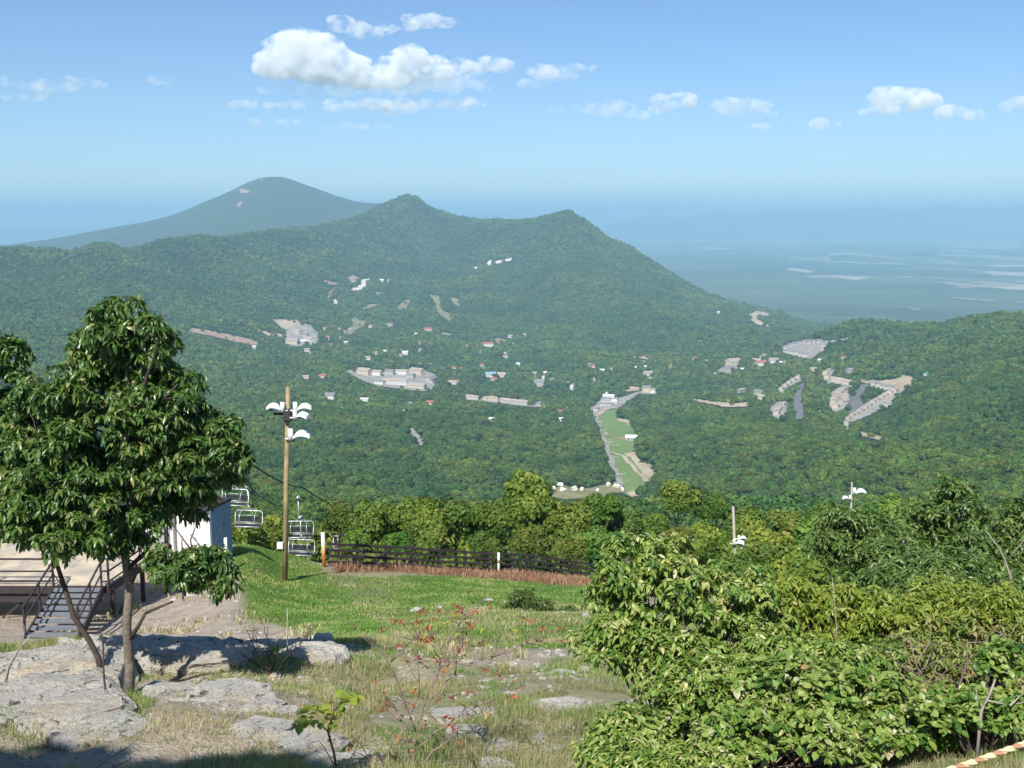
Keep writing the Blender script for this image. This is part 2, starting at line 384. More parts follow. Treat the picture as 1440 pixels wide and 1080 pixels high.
sel = ((YY > 15) & (YY < 60)); 
rockm = np.clip(sstep(0.12, 0.34, fbm(XX / 2.2, YY / 1.5, o=4, s=77)) * (YY < 17) * (YY > 4), 0, 1)
V = np.stack([XX, YY, H], -1).reshape(-1, 3)
ii, jj = np.meshgrid(np.arange(NA - 1), np.arange(NQ - 1), indexing='ij')
q0 = (ii * NQ + jj).ravel()
FQ = np.stack([q0, q0 + NQ, q0 + NQ + 1, q0 + 1], -1)

t = NT("ground_cover")
cov = t.n("ShaderNodeAttribute", attribute_name="cover"); sepc = t.n("ShaderNodeSeparateColor"); t.l(cov.outputs["Color"], sepc.inputs[0])
pos = t.pos()
n1 = t.noise(0.55, 7, 0.65, vec=pos); n2 = t.noise(6.0, 6, 0.7, vec=pos); n3 = t.noise(1.7, 5, 0.7, vec=pos); n4 = t.noise(28.0, 3, 0.6, vec=pos)
dry = t.mix(t.ramp(n3, [(0.35, (0, 0, 0)), (0.62, (1, 1, 1))]), (0.27, 0.26, 0.13), (0.50, 0.41, 0.30))
dry = t.mix(t.ramp(n4, [(0.5, (0, 0, 0)), (0.75, (1, 1, 1))]), dry, (0.55, 0.46, 0.36))
dry = t.mix(t.ramp(n2, [(0.3, (1, 1, 1)), (0.45, (0, 0, 0))]), dry, (0.13, 0.13, 0.06))
dry = t.mix(t.ramp(n1, [(0.42, (0, 0, 0)), (0.6, (1, 1, 1))]), dry, (0.30, 0.31, 0.15))
grs = t.mix(t.ramp(n1, [(0.36, (0, 0, 0)), (0.64, (1, 1, 1))]), (0.09, 0.18, 0.035), (0.27, 0.28, 0.09))
grs = t.mix(t.ramp(n3, [(0.3, (0, 0, 0)), (0.75, (1, 1, 1))]), grs, (0.13, 0.22, 0.04))
drt = t.mix(t.ramp(n3, [(0.35, (0, 0, 0)), (0.65, (1, 1, 1))]), (0.38, 0.31, 0.24), (0.62, 0.52, 0.41))
drt = t.mix(t.ramp(n4, [(0.45, (0, 0, 0)), (0.7, (1, 1, 1))]), drt, (0.30, 0.24, 0.19))
rdc = t.mix(t.ramp(n2, [(0.35, (0, 0, 0)), (0.65, (1, 1, 1))]), (0.20, 0.10, 0.06), (0.36, 0.22, 0.13))
c = t.mix(sepc.outputs[1], dry, drt); c = t.mix(sepc.outputs[0], c, grs); c = t.mix(sepc.outputs[2], c, rdc)
# beyond the fence: forest floor, distant woods, fields of the far plain
sx = t.n("ShaderNodeSeparateXYZ"); t.l(pos, sx.inputs[0])
wood = t.mix(t.ramp(t.noise(0.012, 8, 0.75, vec=pos), [(0.3, (0, 0, 0)), (0.7, (1, 1, 1))]), (0.022, 0.042, 0.014), (0.055, 0.080, 0.026))
wood = t.mix(t.ramp(t.noise(0.0016, 5, 0.6, vec=pos), [(0.3, (0, 0, 0)), (0.7, (1, 1, 1))]), wood, t.mix(1.0, wood, (1.35, 1.25, 1.0), 'MULTIPLY'))
mp = t.n("ShaderNodeMapping"); mp.inputs["Scale"].default_value = (1.0, 0.55, 1.0); t.l(pos, mp.inputs[0])
vor = t.n("ShaderNodeTexVoronoi"); vor.inputs["Scale"].default_value = 0.0024; t.l(mp.outputs[0], vor.inputs["Vector"])
sv = t.n("ShaderNodeSeparateColor"); t.l(vor.outputs["Color"], sv.inputs[0])
fld = t.ramp(sv.outputs[1], [(0.0, (0.34, 0.30, 0.18)), (0.35, (0.14, 0.20, 0.08)), (0.6, (0.48, 0.42, 0.28)), (0.85, (0.10, 0.16, 0.06))], 'CONSTANT')
ismf = t.math('MULTIPLY', t.math('GREATER_THAN', t.noise(0.00022, 4, 0.6, vec=pos), 0.47), t.math('GREATER_THAN', sv.outputs[0], 0.55))
plainm = t.math('MULTIPLY', t.math('LESS_THAN', sx.outputs[2], -515.0), t.math('MULTIPLY', t.math('GREATER_THAN', t.math('ADD', sx.outputs[1], t.math('MULTIPLY', t.math('GREATER_THAN', t.math('DIVIDE', sx.outputs[0], sx.outputs[1]), .25), 9500.0)), 17500.0), ismf))
pz = t.math('LESS_THAN', sx.outputs[2], -505.0); mp2 = t.n('ShaderNodeMapping'); mp2.inputs['Scale'].default_value = (.35, 1, 1); t.l(pos, mp2.inputs[0])
wood = t.mix(t.math('MULTIPLY', pz, t.ramp(t.noise(0.0011, 8, .72, vec=mp2.outputs[0]), [(.42, (0, 0, 0)), (.62, (1, 1, 1))])), wood, (0.13, 0.17, 0.06))
wood = t.mix(plainm, wood, fld)
fm = t.n("ShaderNodeMapRange"); fm.inputs[1].default_value = 60; fm.inputs[2].default_value = 75; t.l(sx.outputs[1], fm.inputs[0])
c = t.mix(fm.outputs[0], c, wood)
bh = t.math('ADD', t.math('MULTIPLY', n2, 0.6), t.math('MULTIPLY', n4, 0.25)); t.bump(bh, 0.9, 0.16)
ground_mat = t.done(c, 0.95, 0.1)
g = npmesh("ground", V, FQ, ground_mat, smooth=True); tag(g, kind='structure')
ca = g.data.attributes.new("cover", 'FLOAT_COLOR', 'POINT')
cv = np.stack([grass, dirt, red, np.ones_like(red)], -1).reshape(-1, 4).astype(np.float32); ca.data.foreach_set("color", cv.ravel())

# ------------------------------------------------------------ clearings, roads, fields: sheets laid on the terrain
PXP = []; LOOSE = []
CLEAR = []       # world polygons where no forest tree stands
def pix(x, y, z):
    d = y * cp - z * sp_; return 720 + F * x / d, 540 - F * (y * sp_ + z * cp) / d
def patch(name, poly, cell, mat, dz=0.6, margin=0.0, rough=0.5, clear=True):
    if name != "far_field": LOOSE.append(name in ('resort_ground', 'housing_clearing', 'quarry_clearing', 'house_lawn', 'dry_field', 'tan_clearing', 'red_clearing')); PXP.append([pix(x, y, float(Hq(x, y))) for x, y in poly])
    if clear: CLEAR.append(poly)
    xs = np.array([p[0] for p in poly]); ys = np.array([p[1] for p in poly])
    nx = max(2, int((xs.max() - xs.min()) / cell) + 2); ny = max(2, int((ys.max() - ys.min()) / cell) + 2)
    gx, gy = np.meshgrid(xs.min() + np.arange(nx + 1) * cell - cell / 2, ys.min() + np.arange(ny + 1) * cell - cell / 2, indexing='ij')
    gx = gx + cell * 0.28 * vnoise(gx / cell * .9, gy / cell * .9, s=3); gy = gy + cell * 0.28 * vnoise(gx / cell * .9, gy / cell * .9, s=4)
    cx = (gx[:-1, :-1] + gx[1:, 1:]) / 2; cy = (gy[:-1, :-1] + gy[1:, 1:]) / 2
    m = inpoly(cx, cy, poly)
    if not m.any(): return None
    gz = Hq(gx, gy) + dz
    idx = np.arange(gx.size).reshape(gx.shape)
    Fc = np.stack([idx[:-1, :-1][m], idx[1:, :-1][m], idx[1:, 1:][m], idx[:-1, 1:][m]], -1)
    us, inv = np.unique(Fc, return_inverse=True)
    Vv = np.stack([gx.ravel(), gy.ravel(), gz.ravel()], -1)[us]
    o = npmesh(name, Vv, inv.reshape(Fc.shape), mat, smooth=True); tag(o, kind='structure'); return o
def pmat(name, a, b, scale=0.05):
    t = NT(name); n = t.noise(scale, 6, 0.7, vec=t.pos())
    return t.done(t.mix(t.ramp(n, [(0.35, (0, 0, 0)), (0.62, (1, 1, 1))]), a, b), 0.9, 0.1)
M_run = pmat("ski_run_grass", (0.13, 0.23, 0.065), (0.22, 0.28, 0.09), 0.02)
M_field = pmat("dry_field", (0.17, 0.19, 0.07), (0.34, 0.30, 0.16), 0.03)
M_ff = pmat("pale_farm_fields", (0.12, 0.15, 0.07), (0.36, 0.34, 0.22), 0.003)
M_tan = pmat("tan_dirt", (0.38, 0.30, 0.19), (0.58, 0.48, 0.34), 0.03)
M_sand = pmat("pale_dirt", (0.60, 0.52, 0.42), (0.80, 0.72, 0.62), 0.05)
M_red = pmat("red_clay", (0.34, 0.21, 0.14), (0.46, 0.34, 0.24), 0.05)
M_asph = pmat("grey_asphalt", (0.15, 0.15, 0.15), (0.21, 0.205, 0.20), 0.02)
M_grav = pmat("grey_gravel", (0.25, 0.24, 0.21), (0.42, 0.39, 0.34), 0.06)
def pp(name, px, mat, cell, dz=0.6): return patch(name, wpoly(px, 200), cell, mat, dz)
def road(name, px, w, mat, dz=0.9, cell=2.5, y0=200):
    c = [G(u, v, y0) for u, v in densify(px, False, 4)]
    L, Rr = [], []
    for i, p in enumerate(c):
        d = (c[min(i + 1, len(c) - 1)] - c[max(i - 1, 0)]); d.z = 0; d.normalize(); n = Vector((-d.y, d.x, 0))
        L.append(tuple((p + n * w / 2)[:2])); Rr.append(tuple((p - n * w / 2)[:2]))
    poly = L + Rr[::-1]; patch(name, poly, cell, mat, dz)
def cs(ox, oy, s, pts): return [(ox + x / s, oy + y / s) for x, y in pts]
# the ski run with its paths
run = cs(720, 540, 5.4, [(640, 250), (700, 195), (790, 195), (800, 265), (885, 275), (895, 315), (935, 345), (940, 395), (925, 520), (960, 600), (1000, 600), (1090, 690), (1030, 750), (985, 790), (975, 850), (880, 850), (850, 790), (800, 690), (745, 560), (700, 430), (690, 370), (660, 300)])
pp("ski_run", run, M_run, 5, 0.5)
pp("dirt_bank", cs(720, 540, 5.4, [(840, 530), (935, 520), (965, 600), (1035, 610), (1090, 690), (1030, 730), (960, 640), (890, 560)]), M_tan, 4, 0.8)
pp("dirt_bank", cs(720, 540, 5.4, [(690, 380), (770, 395), (925, 395), (880, 440), (800, 420)]), M_field, 4, 0.8)
pp("dirt_bank", cs(720, 540, 5.4, [(790, 262), (885, 275), (895, 320), (860, 300), (800, 280)]), M_tan, 4, 0.8)
pp("dirt_bank", cs(720, 540, 5.4, [(860, 830), (975, 800), (990, 850), (880, 870)]), M_tan, 4, 0.8)
pp("gravel_strip", cs(720, 540, 5.4, [(615, 240), (650, 250), (690, 370), (720, 440), (760, 560), (800, 660), (850, 770), (850, 830), (790, 760), (740, 620), (700, 470), (660, 340)]), M_grav, 3, 0.9)
road("ski_path", cs(720, 540, 5.4, [(640, 248), (690, 210), (720, 190), (790, 182)]), 9, M_tan, 1.2)
road("ski_path", cs(720, 540, 5.4, [(700, 372), (735, 395), (768, 397)]), 5, M_tan, 1.2)
road("ski_path", cs(720, 540, 5.4, [(755, 520), (800, 540), (850, 555), (885, 600), (930, 650), (1025, 750)]), 5.5, M_tan, 1.2)
road("ski_path", cs(720, 540, 5.4, [(660, 318), (740, 318)]), 8, M_tan, 1.2)
road("ski_path", cs(720, 540, 5.4, [(750, 474), (820, 474)]), 4, M_tan, 1.2)
pp("rocky_clearing", cs(720, 540, 5.4, [(230, 850), (320, 830), (330, 750), (450, 790), (550, 800), (700, 770), (850, 765), (860, 830), (760, 830), (700, 880), (560, 870), (400, 880)]), M_field, 4, 0.5)
pp("lodge_yard", cs(720, 540, 5.4, [(610, 180), (680, 110), (720, 85), (800, 110), (960, 60), (1060, 50), (1150, 80), (960, 75), (800, 190), (700, 195), (640, 245), (612, 235)]), M_grav, 5, 0.6)
pp("red_bank", cs(720, 540, 5.4, [(845, 15), (970, 28), (975, 52), (860, 60)]), M_tan, 5, 1.0)
c1 = lambda p: cs(340, 360, 4.8, p)
pp("dry_field", c1([(205, 430), (370, 430), (400, 460), (330, 500), (270, 490)]), M_tan, 8)
pp("dry_field", c1([(80, 492), (130, 500), (220, 525), (300, 530), (290, 552), (190, 545)]), M_tan, 8)
pp("housing_clearing", c1([(300, 480), (420, 455), (470, 470), (520, 560), (500, 610), (440, 570), (410, 610), (340, 610), (295, 590)]), M_grav, 8)
pp("dry_field", c1([(725, 400), (850, 445), (800, 485), (740, 530), (690, 525), (745, 470)]), M_field, 8)
pp("dry_field", c1([(1045, 345), (1100, 295), (1142, 300), (1110, 358), (1060, 362)]), M_field, 8)
pp("golf_fairway", c1([(1265, 255), (1330, 270), (1350, 370), (1400, 385), (1415, 450), (1370, 420), (1325, 385)]), M_field, 8)
pp("golf_fairway", c1([(1400, 275), (1460, 290), (1470, 350), (1430, 320)]), M_field, 8)
pp("golf_fairway", c1([(805, 355), (860, 325), (935, 325), (880, 345), (815, 365)]), M_field, 8)
pp("golf_fairway", c1([(890, 265), (910, 240), (975, 250), (925, 260)]), M_field, 8)
pp("red_clearing", c1([(540, 155), (600, 175), (660, 185), (655, 200), (600, 195), (545, 170)]), M_red, 8)
pp("red_clearing", c1([(570, 310), (595, 230), (640, 210), (600, 260), (585, 310)]), M_red, 8)
pp("red_clearing", c1([(710, 150), (750, 130), (800, 150), (760, 185), (730, 200), (740, 170)]), M_red, 8)
pp("sandy_clearing", c1([(720, 232), (800, 195), (815, 160), (860, 155), (840, 200), (790, 235)]), M_sand, 6, 1.4)
pp("sandy_clearing", c1([(600, 310), (630, 290), (655, 320), (620, 328)]), M_sand, 6, 1.4)
pp("red_clearing", [(262, 461), (285, 463), (340, 474), (368, 482), (355, 486), (325, 479), (285, 470), (262, 465)], M_red, 8)
pp("resort_ground", c1([(690, 770), (820, 765), (1100, 775), (1150, 750), (1220, 770), (1310, 800), (1300, 895), (1250, 915), (1110, 905), (930, 880), (850, 855), (790, 830)]), M_grav, 6)
c2 = lambda p: cs(620, 460, 4.153, p)
pp("dry_field", c2([(310, 60), (385, 68), (380, 85), (330, 100), (310, 85)]), M_field, 8)
pp("golf_fairway", c2([(0, 28), (70, 38), (60, 52), (0, 42)]), M_field, 8)
pp("house_lawn", c2([(135, 412), (330, 418), (500, 435), (610, 455), (600, 470), (450, 460), (330, 445), (140, 425)]), M_grav, 6)
pp("dirt_lot", c2([(870, 310), (905, 288), (915, 318), (890, 325)]), M_tan, 6, 1.2)
for q in ([(683, 371), (690, 365), (692, 369), (689, 374)], [(695, 369), (700, 366), (707, 366), (706, 370), (699, 371)], [(709, 366), (719, 362), (720, 366), (712, 368)], [(666, 376), (672, 375), (671, 378), (667, 379)]): pp("dirt_lot", q, M_sand, 7, 1.2)
road("dirt_road", c2([(890, 155), (1000, 168), (1110, 175), (1190, 185), (1260, 200)]), 22, M_tan, 2.0, 4)
c3 = lambda p: cs(980, 420, 4.235, p)
road("switchback_road", c3([(385, 82), (335, 95), (335, 120), (385, 155), (460, 175), (540, 185), (612, 195)]), 30, M_tan, 2.0, 4)
pp("dirt_pad", c3([(370, 85), (400, 75), (440, 88), (435, 105), (385, 105)]), M_tan, 8, 2.5)
pp("quarry_clearing", c3([(500, 290), (560, 262), (700, 248), (790, 250), (870, 240), (960, 215), (900, 245), (780, 268), (720, 330), (680, 360), (600, 345), (510, 320)]), M_grav, 6)
pp("house_lawn", c3([(70, 460), (180, 390), (240, 355), (262, 400), (200, 445), (130, 450)]), M_grav, 6)
road("grey_road", c3([(640, 505), (605, 545), (600, 610), (605, 660), (610, 720)]), 14, M_asph, 1.2, 3)
road("grey_road", c3([(1005, 510), (965, 560), (935, 600), (960, 650), (930, 690)]), 18, M_asph, 1.2, 3)
road("grey_road", c3([(560, 722), (610, 718), (700, 685), (790, 650)]), 6, M_tan, 1.2, 3)
pp("tan_clearing", c3([(970, 478), (1100, 490), (1180, 480), (1230, 455), (1290, 470), (1270, 530), (1210, 560), (1160, 540), (1100, 515), (1020, 505), (975, 500)]), M_tan, 5)
for q in ([(750, 420), (830, 410), (800, 460), (930, 510), (925, 530), (800, 500), (780, 520), (755, 470)],
          [(785, 580), (830, 535), (900, 530), (900, 640), (850, 690), (800, 670), (790, 620)],
          [(480, 570), (500, 525), (560, 480), (630, 455), (620, 490), (540, 530), (510, 570)],
          [(420, 690), (450, 640), (480, 615), (540, 615), (540, 690), (500, 725), (460, 710)],
          [(880, 785), (885, 725), (980, 665), (1060, 600), (1200, 540), (1200, 580), (1120, 640), (1020, 700), (920, 740), (900, 785)]):
    pp("house_lawn", c3(q), M_grav, 5, 0.8)
pp("dirt_strip", c3([(-20, 600), (100, 618), (230, 628), (300, 620), (300, 648), (230, 650), (165, 650), (90, 632), (-20, 612)]), M_tan, 5, 1.5)
pp("dirt_strip", c3([(930, 815), (980, 800), (1040, 815), (1110, 825), (1090, 850), (1030, 835)]), M_tan, 5, 1.5)
pp("rock_scar", [(574, 604), (580, 603), (590, 614), (597, 628), (592, 629), (582, 616)], M_grav, 5, 1.5)
# scars on the high mountain and long pale fields on the plain
pp("rock_scar", cs(0, 230, 3, [(1010, 105), (1030, 108), (1060, 122), (1015, 128)]), M_red, 15, 3)
pp("rock_scar", cs(0, 230, 3, [(1005, 165), (1020, 160), (1012, 188), (997, 180)]), M_red, 15, 3)
pp("rock_scar", cs(0, 230, 3, [(1100, 60), (1108, 60), (1108, 75), (1102, 75)]), M_red, 15, 3)
for q in ([(1065, 288), (1150, 290), (1300, 305), (1300, 313), (1180, 300)], [(1195, 357), (1340, 367), (1338, 375), (1200, 363)], [(1015, 388), (1090, 398), (1092, 405), (1020, 396)],
          [(1220, 255), (1370, 285), (1370, 290), (1215, 262)], [(1020, 220), (1110, 222), (1110, 228), (1020, 226)], [(1390, 300), (1440, 303), (1440, 310), (1395, 308)],
          [(250, 170), (330, 160), (420, 165), (380, 178)], [(620, 170), (680, 155), (690, 165), (640, 178)], [(920, 150), (1000, 160), (1000, 168), (930, 158)],
          [(1150, 185), (1420, 180), (1440, 190), (1300, 196), (1150, 192)], [(1140, 210), (1300, 212), (1440, 225), (1440, 240), (1300, 225), (1140, 217)], [(640, 188), (760, 195), (740, 202), (640, 196)], [(480, 138), (560, 136), (570, 142), (490, 143)], [(1410, 375), (1440, 375), (1440, 382), (1410, 380)]):
    pp("far_field", cs(840, 270, 2.4, q), M_ff, 60, 8)
# ------------------------------------------------------------ houses of the valley
FOOT = []
WALLS = {'white': plain("white_siding", (0.66, 0.64, 0.61), var=0.05), 'cream': plain("cream_siding", (0.50, 0.45, 0.39), var=0.1), 'grey': plain("grey_siding", (0.40, 0.39, 0.37), var=0.1), 'beige': plain("beige_siding", (0.55, 0.46, 0.35), var=0.1), 'brown': plain("brown_siding", (0.25, 0.15, 0.10), var=0.1)}
ROOFS = {'grey': plain("grey_shingles", (0.27, 0.26, 0.25), var=0.15, objrand=.4), 'tan': plain("tan_shingles", (0.46, 0.38, 0.31), var=0.12, objrand=.4), 'red': plain("red_roof", (0.38, 0.14, 0.10), var=0.1), 'white': plain("pale_metal_roof", (0.72, 0.72, 0.72), var=0.05), 'blue': plain("blue_roof", (0.25, 0.40, 0.46), var=0.08), 'green': plain("green_roof", (0.05, 0.36, 0.22), var=0.05)}
M_glass = plain("dark_window_glass", (0.03, 0.04, 0.05), rough=0.15, spec=0.6)
def house(p, L, W, Hh, rz, wall, roof, label, group=None, name="house", cat="house", windows=True, base=-3.0):
    t = empty(name, p, rz, label, cat, group)
    m = MB()
    rh = W * 0.30
    m.box((0, 0, (Hh + base) / 2), (L, W, Hh - base))
    m.face([(-L / 2, -W / 2, Hh), (-L / 2, 0, Hh + rh), (-L / 2, W / 2, Hh)]); m.face([(L / 2, W / 2, Hh), (L / 2, 0, Hh + rh), (L / 2, -W / 2, Hh)])
    m.build("wall", WALLS[wall], t)
    r = MB(); o = 0.6; th = 0.35
    for s in (-1, 1):
        a = [(-L / 2 - o, s * (W / 2 + o), Hh - 0.25), (L / 2 + o, s * (W / 2 + o), Hh - 0.25), (L / 2 + o, 0, Hh + rh + 0.1), (-L / 2 - o, 0, Hh + rh + 0.1)]
        b = [(x, y, z + th) for x, y, z in a]
        r.face(a); r.face(b)
        for k in range(4): r.face([a[k], a[(k + 1) % 4], b[(k + 1) % 4], b[k]])
    r.build("roof", ROOFS[roof], t)
    if windows:
        n = max(2, int(L / 5))
        for k in range(n):
            x = -L / 2 + L * (k + 0.5) / n
            for z in ([Hh * 0.55] if Hh < 6 else [Hh * 0.3, Hh * 0.72]):
                w = MB(); w.box((x, -W / 2 - 0.02, z), (1.6, 0.12, 1.7)); w.build("window", M_glass, t)
    FOOT.append((p[0], p[1], max(L, W) / 2 + 3)); ua, va = pix(p[0], p[1], p[2]); hw = L * F / p[1] / 2; hv = (Hh + W * .5) * F / p[1]
    LOOSE.append(False); PXP.append([(ua - hw * .95, va + 1.2), (ua + hw * .95, va + 1.2), (ua + hw * .8, va - hv), (ua - hw * .8, va - hv)])
    return t
def HP(u, v, w, wall, roof, label, rz=0.0, asp=1.5, hh=5.5, group=None, **k):
    p = G(u, v, 200); L = w * p.y / F; W = L / asp
    return house(p, L, max(W, 6), hh, rz, wall, roof, label, group, **k)
c4 = (340, 360, 4.8); c5 = (620, 460, 4.153); c6 = (980, 420, 4.235)
def at(c, x, y): return c[0] + x / c[2], c[1] + y / c[2]
singles = [
 (at(c4, 345, 590), 17, 'beige', 'tan', "beige hall with a broad tan roof at the lower left of the left hillside clearing", -.2, 1.5, 7),
 (at(c4, 455, 575), 18, 'white', 'tan', "long pale building on the right side of the left hillside clearing", -.8, 2.6, 7),
 (at(c4, 375, 520), 16, 'beige', 'tan', "pale building in the middle of the left hillside clearing", -.7, 2.4, 7),
 (at(c4, 490, 530), 14, 'grey', 'grey', "grey building on the upper right edge of the left hillside clearing", -1.0, 2.6, 7),
 (at(c4, 410, 590), 9, 'grey', 'white', "small grey house with a pale roof at the foot of the left hillside clearing", .2, 1.4, 6),
 (at(c4, 438, 645), 7, 'white', 'tan', "small white house just below the left hillside clearing", .3, 1.4, 6),
 (at(c4, 602, 612), 6, 'white', 'red', "tiny white house with a reddish roof right of the left hillside clearing", .3, 1.3, 6),
 (at(c4, 560, 500), 6, 'beige', 'red', "tiny beige house above and right of the left hillside clearing", .0, 1.3, 6),
 (at(c4, 1000, 475), 9, 'white', 'tan', "white house beside the golf fairways on the valley slope", .7, 2.0, 6),
 (at(c4, 1262, 505), 12, 'beige', 'red', "beige house with a red roof below the two golf fairways", -.4, 2.2, 6),
 (at(c4, 1105, 665), 8, 'white', 'white', "bright white lone house above the resort cluster", -.2, 1.4, 6),
 (at(c4, 850, 700), 8, 'white', 'tan', "white house with a tan roof above the left end of the resort cluster", .0, 1.5, 6),
 (at(c4, 435, 828), 10, 'beige', 'tan', "beige house behind the light pole top, left of its pinkish neighbour", -.3, 2.2, 5),
 (at(c4, 548, 822), 12, 'beige', 'red', "pinkish roofed house right of the light pole top", -.3, 2.2, 5),
 (at(c4, 600, 965), 15, 'white', 'grey', "white house with grey roof in the woods just right of the lamps", -.3, 1.3, 7),
 (at(c4, 830, 980), 11, 'white', 'white', "low white roofed house in the woods right of the white and grey one", -.2, 2.0, 4),
 (at(c4, 1270, 1005), 10, 'beige', 'red', "house with a reddish roof alone in the woods below the resort cluster", -.2, 1.4, 5),
 (at(c4, 1420, 865), 12, 'white', 'tan', "white house at the edge of the woods right of the resort cluster", .1, 2.2, 5),
 (at(c4, 945, 172), 6, 'white', 'white', "tiny white house right of the bright sandy clearing", .0, 1.5, 6),
 (at(c4, 985, 172), 5, 'white', 'tan', "second tiny house right of the bright sandy clearing", .0, 1.5, 6),
 (at(c5, 272, 112), 17, 'white', 'red', "long white house with a red roof beside a dry field in mid valley", .0, 2.6, 8),
 (at(c5, 290, 290), 14, 'white', 'blue', "white house with a blue roof in the middle of the valley", .2, 1.6, 7),
 (at(c5, 355, 292), 12, 'beige', 'tan', "beige house right of the blue roofed house", -.2, 1.5, 7),
 (at(c5, 305, 312), 10, 'beige', 'brown' if False else 'red', "low red roofed house just below the blue roofed house", .2, 2.0, 5),
 (at(c5, 76, 330), 15, 'white', 'red', "white house with a thin red roof right of the resort cluster", .05, 2.8, 5),
 (at(c5, 580, 345), 15, 'grey', 'grey', "big grey building with a steep roof in the valley woods", -.3, 1.3, 10),
 (at(c5, 602, 305), 6, 'white', 'red', "narrow white gabled house behind the big grey building", 1.2, 1.3, 8),
 (at(c5, 665, 352), 7, 'beige', 'tan', "small beige house right of the big grey building", .5, 1.4, 5),
 (at(c5, 706, 358), 6, 'grey', 'tan', "small grey house between the big grey building and the tall pale one", .2, 1.3, 6),
 (at(c5, 768, 365), 8, 'white', 'tan', "tall narrow pale house at the right end of the valley houses", 1.3, 1.5, 10),
 (at(c5, 300, 550), 8, 'white', 'white', "tiny white roof alone in the dark woods of the near valley", -.5, 1.6, 4),
 (at(c5, 95, 500), 8, 'white', 'tan', "small white house in the woods below the row of townhouses", -.3, 1.5, 5),
 (at(c5, 690, 508), 9, 'brown', 'red', "brown house with a rusty roof left of the ski lodge", -.2, 1.4, 5),
 (at(c5, 700, 550), 8, 'white', 'white', "pale low roof in the woods below the brown house", .2, 2.2, 4),
 (at(c5, 1195, 245), 5, 'white', 'white', "tiny white house above the pale house on the valley's right", .2, 1.3, 6),
 (at(c5, 1208, 285), 13, 'white', 'tan', "pale house with a wide tan roof on the right of the valley floor", .4, 1.5, 7),
 (at(c5, 1200, 378), 12, 'beige', 'grey', "beige building beside the orange bank right of the ski lodge", .0, 1.4, 9),
 (at(c5, 1235, 385), 7, 'white', 'tan', "small pale house right of the building by the orange bank", .0, 1.3, 7),
 (at(c6, 215, 395), 20, 'beige', 'tan', "large brown roofed building on the knoll at the left of the right hill", .5, 1.4, 9),
 (at(c6, 190, 430), 14, 'grey', 'grey', "grey roofed building in front of the large one on the knoll", .4, 1.3, 7),
 (at(c6, 270, 432), 6, 'white', 'white', "tiny white shed at the right of the knoll buildings", .0, 1.3, 5),
 (at(c6, 355, 382), 13, 'beige', 'tan', "tan roofed building, left one of the group beside the knoll", -.6, 2.0, 7),
 (at(c6, 382, 400), 14, 'white', 'red', "white building with a red roof edge in the group beside the knoll", .1, 1.5, 8),
 (at(c6, 455, 382), 13, 'white', 'tan', "white and tan building, right one of the group beside the knoll", .0, 1.5, 7),
 (at(c6, 450, 305), 8, 'beige', 'red', "small pinkish house left of the grey hillside clearing", .0, 2.0, 5),
 (at(c6, 695, 435), 9, 'beige', 'tan', "small tan house alone above the tilted rows of townhouses", -.2, 1.3, 6),
 (at(c6, 910, 440), 10, 'grey', 'grey', "grey house in the woods above the tan clearing", .2, 1.4, 6),
 (at(c6, 262, 560), 16, 'grey', 'tan', "long narrow tan roofed building left of the tilted rows", .8, 3.2, 6),
 (at(c6, 370, 575), 13, 'grey', 'grey', "grey roofed building between the narrow one and the tilted rows", -.8, 1.8, 7),
 (at(c6, 380, 600), 9, 'beige', 'tan', "small tan roofed building in front of the grey roofed one", -.2, 1.5, 6),
 (at(c6, 1365, 462), 6, 'white', 'green', "tiny house with a bright green roof at the right of the hill", .6, 1.8, 4),
 (at(c6, 1135, 645), 9, 'white', 'tan', "small white house below the long tilted row of townhouses", .3, 1.4, 6),
 ((1010, 441), 4, 'white', 'white', "tiny white speck of a house high on the steep right slope", .2, 1.4, 6),
]
for (u, v), w, wl, rf, lab, rz, asp, hh in singles:
    HP(u, v, w, wl, rf, lab, rz, asp, hh, windows=False)
# resort cluster
for k, (x, y, w, wl, rf, rz, asp, hh, lab) in enumerate([
 (830, 800, 20, 'beige', 'tan', -.5, 1.6, 9, "wide tan roofed block at the left end of the resort cluster"),
 (900, 805, 19, 'white', 'tan', -.3, 2.6, 8, "long pale block behind the left part of the resort cluster"),
 (1000, 800, 13, 'grey', 'grey', -.3, 1.6, 8, "grey block in the middle back of the resort cluster"),
 (1080, 800, 17, 'white', 'tan', -.2, 2.4, 8, "pale block at the back of the resort cluster, right of the grey one"),
 (1140, 825, 12, 'grey', 'grey', -.4, 1.7, 8, "grey block beside the turquoise end of the resort hall"),
 (1185, 800, 21, 'beige', 'tan', -.6, 2.0, 10, "broad tan roofed block at the upper right of the resort cluster"),
 (1280, 850, 19, 'grey', 'grey', 1.1, 2.0, 8, "grey block at the far right of the resort cluster"),
 (1180, 892, 27, 'beige', 'tan', -.35, 2.6, 6, "long tan roofed block at the lower right of the resort cluster"),
 (930, 865, 15, 'white', 'grey', -.45, 2.4, 6, "grey roofed block at the lower left of the resort hall")]):
    u, v = at(c4, x, y); HP(u, v, w, wl, rf, lab, rz, asp, hh, "resort blocks in the valley", windows=False)
u, v = at(c4, 1035, 868)
HP(u, v, 34, 'white', 'tan', "long white resort hall with a row of dark windows in front of the cluster", -0.02, 3.2, 9, None, name="resort_hall", cat="building")
